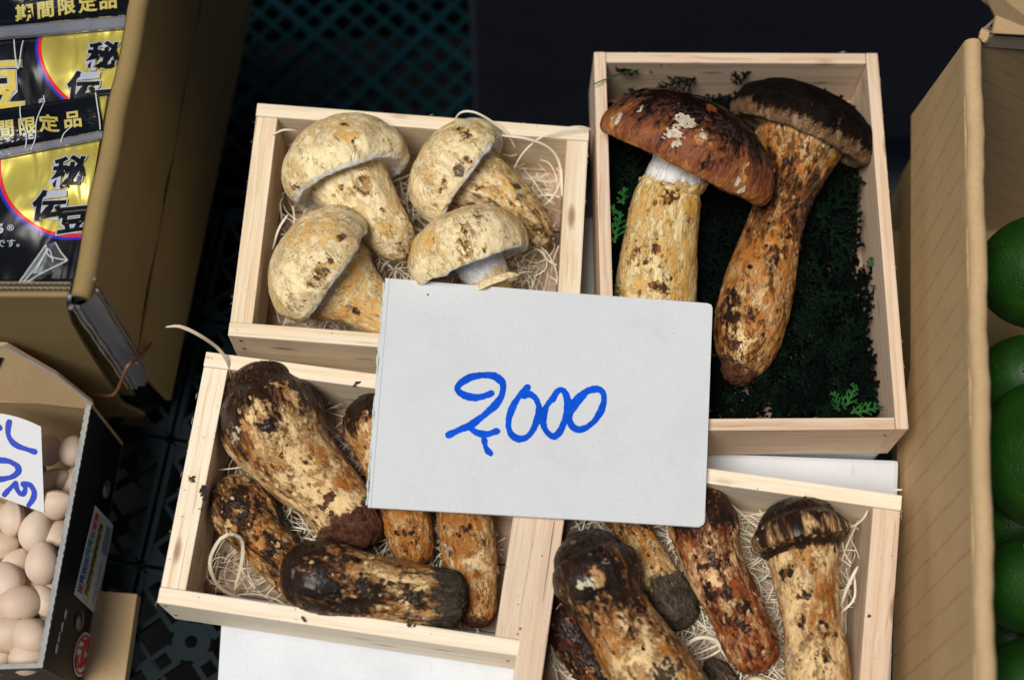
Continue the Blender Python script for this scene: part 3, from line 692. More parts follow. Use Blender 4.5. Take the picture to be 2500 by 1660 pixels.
# torn skirt on that stem
S = Soup(); N = 40; rr = random.Random(4); V = []
c0 = at(1205, 688, .0); ax = view_axis(1205, 688, .36, .92, .12); e1 = ax.cross(-ray(1205, 688)).normalized(); e2 = ax.cross(e1)
for k in range(N):
    a = 2 * math.pi * k / N; j = rr.uniform(.85, 1.15)
    for (r_, h_) in ((52, -6), (60 * j, 3), (66 * j, 10 * j), (63 * j, 11 * j)): V.append(c0 + (e1 * math.cos(a) + e2 * math.sin(a) * .7) * r_ * PXM + ax * h_ * PXM)
S.add(V, [(4 * k + i, 4 * k + i + 1, 4 * ((k + 1) % N) + i + 1, 4 * ((k + 1) % N) + i) for k in range(N) for i in range(3)])
def const_attrs(n, **kw): return {k: np.full(n, kw.get(k, 0.0)) for k in ('dark', 'soil', 'tone', 'pale')}
Va = np.array([tuple(v) for v in S.V]); S.mk('ring', M_tan, m, smooth=True, attrs=dict(scoord=Va / .025, **const_attrs(len(Va), dark=.35, tone=.3, pale=.35)))

# large box -----------------------------------------------------------------
WIDE = [(0, .60), (.2, .59), (.42, .55), (.62, .47), (.80, .34), (.92, .19), (.985, .04), (1.0, -.06), (.97, -.15), (.91, -.175), (.85, -.11), (.76, -.04), (.55, .02), (.35, .06), (.15, .08)]
def crumple(PW, Q, A): return .0012 * np.abs(fbm(Q * 1.6 + 3, 4))
m = mushroom(1640, 500, -.03, 'opened mushroom with a wide chestnut brown cap and thick yellow stem in the larger box')
stalk('stem', M_yel, m, [(1640, 458, -.010, 70), (1634, 472, -.010, 80), (1626, 505, -.011, 84), (1615, 570, -.013, 88), (1606, 650, -.018, 94), (1600, 740, -.0235, 99), (1597, 830, -.0255, 92), (1596, 890, -.027, 70)],
      dict(dark=[(0, .25), (.1, .36), (.5, .33), (.8, .45), (1, .5)], tone=[(0, .85), (.15, .65), (.4, .45), (.7, .5), (1, .7)], pale=[(0, 0), (1, 0)]), seed=11, n=230, M=170, lump=.06, stretch=.38,
      dabs=[(1638, 462, 24, 'dark', .82), (1700, 490, 30, 'tone', 1.3), (1700, 530, 22, 'dark', .62), (1530, 620, 24, 'dark', .62), (1592, 600, 20, 'dark', .7), (1643, 600, 28, 'tone', .95), (1602, 686, 18, 'dark', .85), (1632, 692, 16, 'dark', .85), (1540, 680, 30, 'tone', .9), (1560, 560, 36, 'tone', .2), (1590, 650, 36, 'tone', .2)])
stalk('neck', M_yel, m, [(1665, 350, .008, 62), (1658, 400, .0, 66), (1648, 440, -.004, 72), (1642, 462, -.006, 66)], dict(dark=[(0, 0), (1, 0)], pale=[(0, 1.3), (1, 1.3)]), seed=12, n=70, M=110, lump=.02, rough=.002, caps=(.3, .2))
# ragged ring where the veil tore
S = Soup(); N = 90; rr = random.Random(9); V = []
c0 = at(1642, 452, -.006); ax = view_axis(1640, 437, -.24, .95, -.1); ax = -ax; e1 = ax.cross(-ray(1640, 437)).normalized(); e2 = ax.cross(e1)
jj = [rr.uniform(-1, 1) for _ in range(N)]; jj = [(jj[k - 1] + jj[k] * 2 + jj[(k + 1) % N]) / 3 for k in range(N)]
for k in range(N):
    a = 2 * math.pi * k / N; j = jj[k]
    for (r_, h_) in ((80, -16), (85, -4), (86 + 5 * j, 8 + 9 * j), (82 + 4 * j, 10 + 9 * j), (74, 2)): V.append(c0 + (e1 * math.cos(a) + e2 * math.sin(a) * .92) * r_ * PXM + ax * (h_ + 14 * math.cos(a + .4)) * PXM)
S.add(V, [(5 * k + i, 5 * k + i + 1, 5 * ((k + 1) % N) + i + 1, 5 * ((k + 1) % N) + i) for k in range(N) for i in range(4)])
Va = np.array([tuple(v) for v in S.V]); S.mk('ring', M_yel, m, smooth=True, attrs=dict(scoord=Va / .025, **const_attrs(len(Va), dark=.42, tone=.5)))
open_cap('cap', M_cap, m, 1680, 374, .014, 224, (.43, -.895, -.02), WIDE,
         dict(dark=[(0, 1.1), (.2, 1.0), (.34, .82), (.45, .60), (.58, .42), (.62, .3), (1, 0)], tone=[(0, .9), (.4, .8), (.57, .55), (.62, .2), (1, 0)], pale=[(0, -.3), (.60, -.2), (.66, .6), (1, 1)]), ell=.52, seed=13, lump=.06, n=230, M=300, iso=.35, rough=.004,
         dabs=[(1660, 285, 30, 'pale', 1.0), (1640, 310, 22, 'pale', .9), (1690, 290, 16, 'pale', 1), (1725, 325, 22, 'tone', -.6), (1725, 322, 14, 'pale', .62), (1650, 335, 14, 'pale', .7), (1500, 268, 18, 'pale', .55), (1478, 300, 14, 'tone', -.5), (1560, 250, 14, 'pale', .5),
               (1838, 400, 16, 'pale', .62), (1830, 430, 16, 'tone', -.8), (1815, 450, 12, 'pale', .6), (1812, 484, 11, 'pale', 1), (1750, 255, 22, 'dark', .3), (1735, 405, 9, 'dark', 1.0), (1600, 330, 50, 'dark', .42), (1780, 380, 50, 'dark', .40)], extra=crumple)
m = mushroom(1930, 500, -.03, 'opened mushroom with the nearly black cap lying under the chestnut one in the larger box')
stalk('stem', M_dark, m, [(1950, 352, -.020, 112), (1945, 385, -.020, 94), (1936, 425, -.020, 78), (1922, 470, -.020, 68), (1900, 530, -.022, 67), (1880, 600, -.024, 72), (1858, 680, -.025, 82), (1838, 760, -.026, 88), (1824, 830, -.027, 82), (1812, 880, -.028, 66), (1802, 905, -.029, 44)],
      dict(dark=[(0, .46), (.2, .5), (.35, .74), (.55, .52), (.75, .44), (1, .55)], tone=[(0, .3), (.15, .4), (.3, .8), (.5, .75), (1, .6)], soil=[(0, 0), (.8, .05), (.9, .45), (1, .9)]), seed=14, n=240, M=160, lump=.06, stretch=.5, caps=(.5, .8),  # darkening of the upper stem also stands in for shade
      dabs=[(1960, 560, 60, 'dark', .66), (1905, 600, 30, 'dark', .78), (1890, 640, 18, 'tone', -.3), (1870, 680, 50, 'tone', .5), (1770, 760, 50, 'dark', .75), (1800, 850, 36, 'tone', 0), (1760, 850, 30, 'soil', .7)])
open_cap('cap', M_umb, m, 1955, 318, -.012, 182, (.36, -.90, -.26), [(0, .60), (.2, .59), (.42, .56), (.62, .49), (.80, .38), (.92, .28), (.985, .14), (1.0, .02), (.975, -.08), (.92, -.13), (.84, -.12), (.74, -.07), (.6, -.1), (.45, -.2), (.3, -.3)],
         dict(dark=[(0, 1.0), (.3, 1.0), (.55, .9), (.60, .55), (.64, .4), (.7, .4), (1, .5)], tone=[(0, .8), (.45, .6), (.5, .3), (1, .5)], pale=[(0, -.5), (.48, -.3), (.54, .1), (.7, .0), (1, .0)]), ell=.52, seed=15, lump=.07, n=200, M=240, rough=.012,
         dabs=[])

# front left box ---------------------------------------------------------------
BUT = dict(dark=[(0, .88), (.28, .84), (.36, .62), (.44, .42), (.8, .40), (1, .5)], tone=[(0, .5), (.3, .7), (.6, .45), (1, .6)], soil=[(0, 0), (.74, 0), (.80, .95), (1, 1)], pale=[(0, -.2), (1, -.1)])
m = mushroom(720, 1120, -.03, 'largest dark capped mushroom in the front left box, root caked in red brown soil')
stalk('body', M_dark, m, [(640, 955, -.012, 92), (650, 985, -.011, 116), (664, 1020, -.010, 127), (682, 1062, -.011, 122), (712, 1110, -.013, 104), (750, 1155, -.015, 94), (790, 1195, -.017, 86), (826, 1236, -.019, 82), (856, 1275, -.021, 84), (878, 1304, -.023, 70)],
      dict(BUT, tone=[(0, .5), (.25, .6), (.5, .3), (.7, .1), (1, .3)]), seed=21, n=240, M=190, caps=(.75, .6), lump=.09,
      dabs=[(628, 995, 30, 'dark', .28), (640, 1008, 18, 'dark', .2), (690, 930, 32, 'dark', .30), (728, 965, 30, 'dark', .22), (722, 940, 26, 'tone', .2), (556, 1070, 20, 'pale', .75), (575, 1045, 15, 'dark', .3), (650, 1060, 40, 'dark', .45), (740, 1080, 44, 'dark', .36), (780, 1120, 40, 'tone', 1.25),
            (850, 1150, 40, 'tone', 1.1), (680, 1110, 40, 'tone', .0), (745, 1150, 50, 'tone', -.2), (760, 1180, 40, 'dark', .25), (640, 1120, 40, 'tone', .5), (700, 1200, 30, 'dark', .5), (550, 990, 40, 'dark', .9), (640, 1030, 24, 'dark', .85), (870, 1190, 26, 'soil', -.6), (850, 1200, 24, 'soil', -.5), (800, 1205, 26, 'soil', .9)])
m = mushroom(620, 1290, -.04, 'blotched black and gold mushroom pressed against the left wall of the front left box')
stalk('body', M_dark, m, [(570, 1212, -.024, 60), (582, 1232, -.023, 76), (600, 1258, -.023, 78), (628, 1295, -.024, 68), (668, 1345, -.026, 60), (715, 1400, -.030, 54), (770, 1460, -.034, 50)],
      dict(dark=[(0, .58), (.3, .62), (.6, .55), (1, .5)], tone=[(0, .5), (1, .6)]), seed=22, n=200, M=150, lump=.1,
      dabs=[(600, 1210, 34, 'dark', .22), (545, 1290, 20, 'dark', .12), (560, 1225, 28, 'dark', .95), (610, 1270, 36, 'dark', .98), (655, 1300, 24, 'dark', .95), (650, 1270, 18, 'dark', .2), (620, 1330, 24, 'dark', .3), (715, 1315, 18, 'pale', .5), (680, 1340, 30, 'dark', .42), (655, 1355, 24, 'dark', .9)])
m = mushroom(920, 1440, -.02, 'black capped mushroom lying flat along the front wall of the front left box')
stalk('body', M_grey, m, [(748, 1396, -.004, 76), (768, 1401, -.003, 90), (802, 1409, -.003, 91), (850, 1421, -.004, 85), (910, 1434, -.005, 78), (980, 1444, -.006, 73), (1050, 1454, -.007, 73), (1100, 1459, -.008, 68)],
      dict(dark=[(0, .98), (.26, .92), (.36, .72), (.46, .50), (.7, .44), (1, .5)], tone=[(0, .8), (.35, .9), (.55, .5), (.7, .3), (1, .3)], soil=[(0, 0), (.60, 0), (.72, .34), (.82, .8), (1, 1.0)]), seed=23, n=240, M=170, lump=.10, caps=(.8, .62),
      dabs=[(820, 1335, 26, 'dark', .45), (725, 1375, 22, 'dark', .62), (875, 1370, 26, 'dark', .3), (960, 1385, 26, 'dark', .2), (900, 1430, 40, 'tone', .6), (960, 1410, 30, 'tone', -.2), (1000, 1450, 30, 'dark', .75), (860, 1500, 60, 'dark', .85), (990, 1400, 24, 'soil', -.6), (1015, 1500, 24, 'soil', -.7), (940, 1405, 7, 'dark', 1)])
m = mushroom(960, 1180, -.04, 'mushroom half hidden by the card in the front left box, black cap at card edge')
stalk('body', M_dark, m, [(915, 1028, -.020, 80), (921, 1050, -.020, 84), (930, 1080, -.021, 72), (950, 1140, -.022, 60), (970, 1200, -.023, 60), (992, 1265, -.024, 60), (1004, 1320, -.026, 54), (1008, 1355, -.028, 46)],
      dict(dark=[(0, 1.0), (.2, .95), (.3, .5), (.5, .35), (1, .42)], tone=[(0, .7), (.5, .75), (1, .85)], soil=[(0, 0), (.88, 0), (.95, .6), (1, 1)]), seed=24, n=190, M=140,
      dabs=[(895, 1035, 24, 'dark', .35), (880, 1050, 14, 'dark', .2), (1018, 1318, 14, 'dark', 1.1), (1000, 1265, 24, 'tone', .1), (960, 1290, 20, 'tone', .3)])
m = mushroom(1140, 1300, -.04, 'mushroom stem under the card beside the right wall of the front left box')
stalk('body', M_dark, m, [(1108, 1060, -.020, 80), (1114, 1110, -.021, 74), (1122, 1170, -.022, 66), (1130, 1240, -.022, 66), (1138, 1310, -.022, 67), (1147, 1370, -.023, 66), (1156, 1425, -.025, 58), (1164, 1470, -.028, 50), (1166, 1500, -.030, 44)],
      dict(dark=[(0, .8), (.25, .5), (.4, .42), (.75, .36), (1, .6)], tone=[(0, .7), (.5, .7), (.7, .5), (1, .6)], soil=[(0, 0), (.86, 0), (.93, .7), (1, 1)], pale=[(0, 0), (1, -.1)]), seed=25, n=210, M=140,
      dabs=[(1135, 1270, 13, 'dark', 1.2), (1180, 1360, 28, 'tone', -.6), (1170, 1400, 26, 'pale', .75), (1150, 1370, 14, 'pale', .6), (1085, 1350, 24, 'pale', .5), (1190, 1430, 22, 'tone', .2), (1120, 1310, 30, 'tone', .9)])

# lower right box -------------------------------------------------------------------
m = mushroom(1520, 1520, -.03, 'big mushroom with a round black cap at the left of the lower right box')
stalk('body', M_grey, m, [(1438, 1366, .002, 88), (1446, 1384, .003, 106), (1458, 1408, .003, 109), (1472, 1440, .001, 98), (1492, 1478, -.001, 88), (1520, 1530, -.003, 88), (1558, 1590, -.004, 96), (1600, 1650, -.005, 104), (1640, 1705, -.007, 98), (1675, 1750, -.009, 80)],
      dict(dark=[(0, .95), (.28, .86), (.35, .72), (.44, .60), (.6, .46), (1, .45)], tone=[(0, .5), (.3, .6), (.6, .5), (1, .4)], soil=[(0, 0), (.80, 0), (.90, .55), (1, .8)]), seed=31, n=250, M=190, lump=.07, caps=(.8, .7),
      dabs=[(1500, 1360, 16, 'pale', .85), (1430, 1380, 12, 'dark', .2), (1455, 1380, 20, 'dark', .36), (1430, 1440, 20, 'pale', .8), (1455, 1430, 22, 'dark', .35), (1480, 1415, 20, 'dark', .45), (1540, 1410, 20, 'dark', .45), (1520, 1500, 8, 'dark', .1), (1530, 1535, 14, 'dark', 1), (1570, 1480, 16, 'dark', 1.1), (1445, 1470, 18, 'dark', 1), (1480, 1475, 14, 'dark', 1), (1530, 1460, 22, 'dark', .95), (1560, 1580, 60, 'dark', .3), (1590, 1560, 40, 'tone', -.1), (1660, 1620, 40, 'soil', .8), (1620, 1650, 34, 'soil', .55)])
m = mushroom(1600, 1400, -.04, 'slim mushroom with a charcoal root end beside the round black cap, lower right box')
stalk('body', M_grey, m, [(1500, 1225, -.022, 55), (1530, 1270, -.022, 44), (1560, 1320, -.022, 41), (1592, 1378, -.022, 46), (1622, 1432, -.023, 56), (1650, 1478, -.025, 58), (1665, 1502, -.027, 46)],
      dict(dark=[(0, .7), (.35, .55), (.6, .30), (1, .5)], tone=[(0, .6), (.4, .7), (.6, .1), (1, .3)], soil=[(0, 0), (.52, 0), (.62, .38), (.72, .8), (1, 1.1)]), seed=32, n=180, M=130,
      dabs=[(1600, 1420, 30, 'tone', -.6), (1600, 1415, 24, 'dark', .15)])
m = mushroom(1780, 1420, -.03, 'rusty orange mushroom bending down from the card corner in the lower right box')
stalk('body', M_red, m, [(1715, 1250, -.020, 72), (1719, 1272, -.018, 84), (1725, 1305, -.017, 82), (1734, 1345, -.016, 74), (1752, 1395, -.016, 71), (1782, 1455, -.016, 70), (1810, 1515, -.018, 68), (1832, 1568, -.020, 68), (1846, 1600, -.022, 58)],
      dict(dark=[(0, .82), (.28, .78), (.36, .48), (.6, .52), (.8, .5), (1, .6)], tone=[(0, .9), (.3, .8), (.45, .25), (.6, .6), (.8, .9), (1, 1.1)], soil=[(0, 0), (.86, .0), (.95, .45), (1, .6)]), seed=33, n=230, M=160, lump=.09,
      dabs=[(1740, 1375, 28, 'tone', -.4), (1755, 1400, 26, 'tone', -.5), (1765, 1440, 24, 'tone', -.4), (1720, 1440, 20, 'dark', .95), (1752, 1452, 14, 'dark', .95), (1800, 1530, 30, 'dark', .92), (1830, 1480, 26, 'dark', .78), (1705, 1375, 12, 'dark', 1.1), (1790, 1420, 30, 'tone', 1.4), (1780, 1485, 10, 'pale', .7), (1830, 1440, 20, 'tone', .9), (1760, 1345, 24, 'dark', .75), (1670, 1345, 20, 'dark', .4)])
m = mushroom(1660, 1300, -.03, 'small pinkish mushroom knob peeping out just below the card in the lower right box')
stalk('body', M_red, m, [(1655, 1290, -.016, 24), (1662, 1301, -.015, 28), (1668, 1318, -.017, 24), (1675, 1345, -.022, 20)], dict(dark=[(0, .35), (1, .5)], tone=[(0, .2), (1, .8)]), seed=34, n=70, M=70)
m = mushroom(1970, 1430, -.03, 'upright mushroom with a frilled umber cap at the right wall of the lower right box')
stalk('body', M_dark, m, [(1946, 1284, -.012, 98), (1950, 1298, -.011, 114), (1954, 1314, -.010, 121), (1957, 1326, -.010, 117), (1959, 1335, -.010, 103), (1961, 1344, -.010, 90), (1964, 1362, -.010, 84), (1970, 1430, -.010, 77), (1978, 1490, -.011, 71), (1985, 1545, -.012, 70), (1992, 1600, -.013, 76), (1998, 1660, -.014, 76), (2002, 1700, -.016, 66)],
      dict(dark=[(0, .95), (.20, .88), (.24, .78), (.258, .68), (.29, .66), (.302, .7), (.318, 1.0), (.335, .8), (.355, .36), (.7, .38), (.9, .40), (1, .5)], tone=[(0, .5), (.19, .5), (.23, .1), (.28, .2), (.42, .25), (.7, .3), (1, .3)], soil=[(0, 0), (.86, 0), (.91, .8), (1, 1)]), seed=35, n=270, M=200, lump=.06, caps=(.62, .6), ell=.95,
      dabs=[(1902, 1396, 15, 'dark', 1.35), (1900, 1410, 12, 'dark', 1.3), (1985, 1395, 20, 'pale', .55), (1960, 1470, 16, 'dark', .9), (1940, 1510, 12, 'dark', .95), (2040, 1450, 30, 'tone', 1), (2035, 1540, 26, 'dark', .72), (2030, 1500, 30, 'tone', 1), (2005, 1290, 30, 'dark', .42), (1870, 1340, 18, 'pale', .3), (2020, 1590, 22, 'dark', .7), (1915, 1590, 20, 'pale', .6)])
m = mushroom(1400, 1560, -.045, 'dark mushroom in the shadow under the big round cap in the lower right box corner')
stalk('body', M_red, m, [(1360, 1478, -.032, 42), (1380, 1515, -.031, 58), (1410, 1565, -.031, 60), (1450, 1625, -.032, 58), (1500, 1690, -.034, 52)], dict(dark=[(0, .8), (1, .72)], tone=[(0, .9), (1, .9)]), seed=36, n=150, M=110)
m = mushroom(1760, 1640, -.04, 'small soil covered root end between stems at the bottom of the lower right box')
stalk('body', M_grey, m, [(1738, 1625, -.026, 22), (1760, 1645, -.026, 30), (1785, 1680, -.028, 28), (1810, 1720, -.030, 20)], dict(dark=[(0, .7), (1, .6)], soil=[(0, .9), (.5, .6), (1, .7)]), seed=37, n=90, M=80)
m = mushroom(1850, 1655, -.04, 'broken creamy white mushroom piece at the bottom edge of the lower right box')
stalk('body', M_tan, m, [(1822, 1672, -.026, 10), (1850, 1664, -.026, 13), (1878, 1670, -.026, 9)], dict(dark=[(0, .3), (1, .3)], pale=[(0, .2), (1, .3)]), seed=38, n=60, M=60)
# ------------------------------------------------------------------ cypress sprigs
def leaf_mat(name, c1, c2, rg=.5):
    t = NT(name); o = t.obj(); c = t.mix(t.mr(t.noise(o, 90, 3), .35, .65), c1, c2)
    return t.fin(c, rg, t.bump(t.noise(o, 1500, 2), .0002, .5), Specular_IOR_Level=.06)
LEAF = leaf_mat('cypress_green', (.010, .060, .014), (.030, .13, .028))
LEAFD = leaf_mat('shaded_cypress_green', (.0004, .0014, .0009), (.0009, .0035, .0018), .7)  # same cypress leaf, with the deep shade of the box put in its colour
CLIP = [True]; _q = [BOXES['TR'][1](*q_) for q_ in ((.012, .012), (.988, .012), (.988, .988), (.012, .988))]
def inside(p): return all((b_.x - a_.x) * (p[1] - a_.y) - (b_.y - a_.y) * (p[0] - a_.x) < 0 for a_, b_ in zip(_q, _q[1:] + _q[:1]))
def sprig_into(S, base, ang, length, z0, lift, r, scale=1.0, nrm=Vector((0, 0, 1))):
    """a flat spray: axis with alternate branchlets, each a chain of overlapping scale leaves"""
    def chain(p, a, n, L0, el, depth):
        for k in range(n):
            if CLIP[0] and not inside(p): return
            t = k / n; L = L0 * (1 - .25 * t)
            d = Vector((math.cos(a), math.sin(a), el)).normalized(); s = Vector((-math.sin(a), math.cos(a), 0)); u = d.cross(s)
            wd = L * .46; q = p + d * L * 1.25; mid = p + d * L * .55
            V = [p, mid + s * wd, q, mid - s * wd, mid + u * wd * .5, mid - u * wd * .4]
            S.add(V, [(0, 1, 4), (1, 2, 4), (2, 3, 4), (3, 0, 4), (1, 0, 5), (2, 1, 5), (3, 2, 5), (0, 3, 5)])
            if depth < 2 and k % 2 == (0 if depth else 1) and k < n - 1 or (depth < 1 and k < n - 1):
                sd = 1 if (k // (1 if depth == 0 else 2)) % 2 == 0 else -1
                chain(mid, a + sd * r.uniform(.6, .95), max(2, int((n - k) * (.62 if depth == 0 else .5))), L0 * .82, el + r.uniform(-.15, .15), depth + 1)
            p = p + d * L; a += r.uniform(-.10, .10); el += r.uniform(-.06, .05)
    chain(Vector((base.x, base.y, z0)), ang, max(5, int(length / (.0030 * scale))), .0030 * scale, lift, 0)
r = random.Random(12); S = Soup(); I = BOXES['TR'][1]
for i in range(940):
    u, v = r.uniform(.03, .97), r.uniform(.02, .99)
    if r.random() < .4: u = r.choice((r.uniform(.03, .14), r.uniform(.72, .95)))
    if i > 820: u, v = r.uniform(.28, .62), r.uniform(.25, .72)
    elif i > 560:
        e_ = r.choice((0, 1, 2, 3)); k_ = r.uniform(.01, .04); w_ = r.uniform(.02, .98); u, v = ((k_, w_), (1 - k_ * .6, w_), (w_, k_), (w_, 1 - k_ * .4))[e_]
    p = I(u, v); c0 = I(.5, .5); a = math.atan2(c0.y - p.y, c0.x - p.x) + r.uniform(-1.3, 1.3) + (math.pi if .25 < u < .75 and .2 < v < .8 and r.random() < .5 else 0)
    sprig_into(S, p, a, r.uniform(.022, .040), r.uniform(-.049, -.030), r.uniform(-.05, .12), r, r.uniform(1.1, 1.5))
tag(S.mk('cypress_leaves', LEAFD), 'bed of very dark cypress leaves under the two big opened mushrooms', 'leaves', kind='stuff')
LEAFM = leaf_mat('mid_cypress_green', (.0007, .0035, .0018), (.002, .0085, .0035), .6)  # cypress leaf again, with less shade put into the green
S = Soup()
for i in range(70):
    u, v = r.choice(((r.uniform(.68, .95), r.uniform(.3, .96)), (r.uniform(.35, .92), r.uniform(.78, .96)), (r.uniform(.03, .12), r.uniform(.1, .6)))); p = I(u, v)
    sprig_into(S, p, r.choice((1.57, 1.1, 2.2, -.6, 3.6, 4.4)) + r.uniform(-.5, .5), r.uniform(.026, .044), r.uniform(-.036, -.026), r.uniform(-.02, .12), r, r.uniform(1.3, 1.7))
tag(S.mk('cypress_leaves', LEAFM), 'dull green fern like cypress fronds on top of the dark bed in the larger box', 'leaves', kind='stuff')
CLIP[0] = False
def sprig(pts, label, mat=LEAF, seed=1, scale=.9):
    r = random.Random(seed); S = Soup()
    for (x, y, z, dx, dy, ln, lift) in pts:
        p = at(x, y, z); q = at(x + dx, y + dy, z); a = math.atan2(q.y - p.y, q.x - p.x)
        sprig_into(S, p, a, ln, z, lift, r, scale)
    return tag(S.mk('cypress_sprig', mat), label, 'sprig', 'cypress sprigs showing in the larger box')
sprig([(1585, 178, -.012, 30, -34, .016, .5), (1610, 160, -.004, 40, -14, .014, .15)], 'bright cypress sprig rising over the back rim of the larger box', seed=2, scale=.8)
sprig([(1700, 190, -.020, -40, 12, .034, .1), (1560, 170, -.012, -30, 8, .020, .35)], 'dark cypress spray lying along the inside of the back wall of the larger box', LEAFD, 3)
S = Soup(); S.tube([at(1560, 170, -.006), at(1500, 185, .001), at(1450, 206, .006)], .0005, 6)
tag(S.mk('twig', LEAF), 'thin green twig crossing the left rim at the back of the larger box', 'twig')
sprig([(1800, 210, -.016, -14, -36, .012, .5), (1806, 208, -.016, 18, -34, .012, .5)], 'pair of small cypress tips behind the two caps in the larger box', LEAFD, 4, .8)
sprig([(1500, 595, -.006, 8, -50, .026, .12), (1522, 500, -.002, -2, -50, .012, .1), (1512, 520, -.003, -40, -22, .010, .1)], 'bright green cypress sprig hanging over the left wall of the larger box', seed=5, scale=.8)
sprig([(1518, 735, -.012, 2, -40, .022, .1)], 'short cypress tip beside the yellow stem just above the card', seed=6, scale=.6)
sprig([(2110, 700, -.030, 20, -60, .026, .3), (2095, 760, -.032, 40, -40, .022, .3)], 'cypress sprig climbing the right wall of the larger box half way down', LEAFD, 7)
sprig([(2120, 650, -.022, 24, -10, .014, .2), (2128, 700, -.022, 20, 10, .012, .1)], 'green cypress tips touching the middle of the right wall of the larger box', LEAF, 8, .8)
sprig([(2060, 1000, -.014, 30, -60, .020, .3), (2075, 1008, -.008, 60, -8, .022, .25), (2050, 1005, -.012, -20, -50, .016, .3)], 'bright cypress sprig in the front right corner of the larger box', LEAF, 9, .8)
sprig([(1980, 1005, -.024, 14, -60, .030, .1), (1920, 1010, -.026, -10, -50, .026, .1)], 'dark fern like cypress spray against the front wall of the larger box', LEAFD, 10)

# ------------------------------------------------------------------ handwriting
def strokes_mesh(name, strokes, P, mat, parent=None, cell=1.5, ragged=.9, up=None, seed=1, curve=None):
    """strokes: list of (points px, half width px); P maps photo px to a world point on the card"""
    allp = np.vstack([np.array([(q[0], q[1]) for q in s[0]], float) for s in strokes]); mw = max(s[1] for s in strokes) + 4
    x0, y0 = allp.min(0) - mw; x1, y1 = allp.max(0) + mw
    nx = int((x1 - x0) / cell) + 1; ny = int((y1 - y0) / cell) + 1
    gx, gy = np.meshgrid(x0 + np.arange(nx) * cell, y0 + np.arange(ny) * cell, indexing='ij')
    D = np.full(gx.shape, 99.)
    jit = fbm(np.stack([gx.ravel() / 9, gy.ravel() / 9, np.full(gx.size, seed * 3.7)], -1), 3).reshape(gx.shape)
    for pts, hw in strokes:
        C = catmull([(x, y, 0) for x, y in pts], max(12, len(pts) * 9))[:, :2]
        for si, (a, b) in enumerate(zip(C[:-1], C[1:])):
            hv = hw * (1 + .13 * math.sin(si * .23 + seed + hw) + .012 * math.sin(si * .9))
            ab = b - a; L2 = (ab ** 2).sum() + 1e-9; t = np.clip(((gx - a[0]) * ab[0] + (gy - a[1]) * ab[1]) / L2, 0, 1)
            D = np.minimum(D, np.hypot(gx - a[0] - t * ab[0], gy - a[1] - t * ab[1]) - hv)
    D = D + jit * ragged * 2
    # marching squares with interpolated edges
    V = []; Fc = []; idx = {}
    def vid(key, x, y):
        if key not in idx: idx[key] = len(V); V.append(tuple(P(x, y)))
        return idx[key]
    ins = D < 0
    for i in range(nx - 1):
        if not (ins[i].any() or ins[i + 1].any()): continue
        for j in range(ny - 1):
            cn = ((i, j), (i + 1, j), (i + 1, j + 1), (i, j + 1)); f = [ins[c] for c in cn]
            if not any(f): continue
            poly = []
            for k in range(4):
                c, d = cn[k], cn[(k + 1) % 4]
                if f[k]: poly.append(vid(c, gx[c], gy[c]))
                if f[k] != f[(k + 1) % 4]:
                    t = D[c] / (D[c] - D[d]); key = (min(c, d), max(c, d)); poly.append(vid(key, gx[c] + t * (gx[d] - gx[c]), gy[c] + t * (gy[d] - gy[c])))
            if len(poly) >= 3: Fc.append(tuple(poly[::-1]))
    return mk(name, V, Fc, mat, parent)
# ------------------------------------------------------------------ the price card
t = NT('grey_chipboard'); o = t.obj()
n1 = t.noise(o, 1400, 4, .8); c = t.mix(t.mr(n1, .3, .7), (.56, .575, .585), (.68, .69, .695))
c = t.mix(t.mr(t.noise(o, 16, 5, .7), .45, .72, 0, .28), c, (.50, .49, .49)); c = t.mix(t.mr(t.noise(t.mapping(o, (60, 14, 20), rot=(0, 0, .25)), 1, 5, .75), .60, .76, 0, .2), c, (.44, .42, .40))
c = t.mix(t.mr(t.noise(o, 900, 3, .8), .71, .76, 0, .8), c, (.22, .19, .17))
c = t.mix(t.mr(t.noise(t.mapping(o, (900, 160, 400), rot=(0, 0, .7)), 1, 3, .7), .74, .80, 0, .5), c, (.35, .27, .2))
c = t.mix(t.mr(t.noise(o, 260, 5, .7), .70, .76, 0, .55), c, (.38, .32, .29))
CARD = t.fin(c, .85, t.bump(t.math('ADD', n1, t.noise(o, 60, 3)), .00012, .6))
zc0 = .0058; TH = .0018
cc = [at(940, 679, zc0), at(1740, 741, zc0), at(1720, 1287, zc0), at(896, 1238, zc0)]
# a card with softly rounded right corners and a ragged left edge, built as a grid so that it can bow a little
card = thing('price_card', sum(cc, Vector()) / 4, 'light grey cardboard price card reading 2000 in blue laid over all four boxes', 'price card')
nu, nv = 60, 44; V = []; rr = random.Random(2)
lj = [0]
for j in range(nv + 1): lj.append(lj[-1] * .6 + rr.uniform(-.0004, .0004))
def cardz(u, v): return zc0 + .0016 * math.sin(u * 3.0) * (v - .5) + .0012 * (1 - u) * (1 - v) * 0
def cardP(u, v, dz=0):
    p = lerp(lerp(cc[0], cc[1], u), lerp(cc[3], cc[2], u), v); p.z = cardz(u, v) + dz; return p
for s in (0, 1):
    for i in range(nu + 1):
        for j in range(nv + 1):
            u, v = i / nu, j / nv
            uu = u; vv = v
            if i == 0: uu = lj[j] / .2
            if i == nu and j in (0, nv): uu -= .004; vv += (.006 if j == 0 else -.012)
            V.append(cardP(uu, vv, -TH * s))
n1_ = (nu + 1) * (nv + 1); Fc = []
for i in range(nu):
    for j in range(nv):
        a = i * (nv + 1) + j; Fc.append((a, a + 1, a + nv + 2, a + nv + 1)); Fc.append((a + n1_ + nv + 1, a + n1_ + nv + 2, a + n1_ + 1, a + n1_))
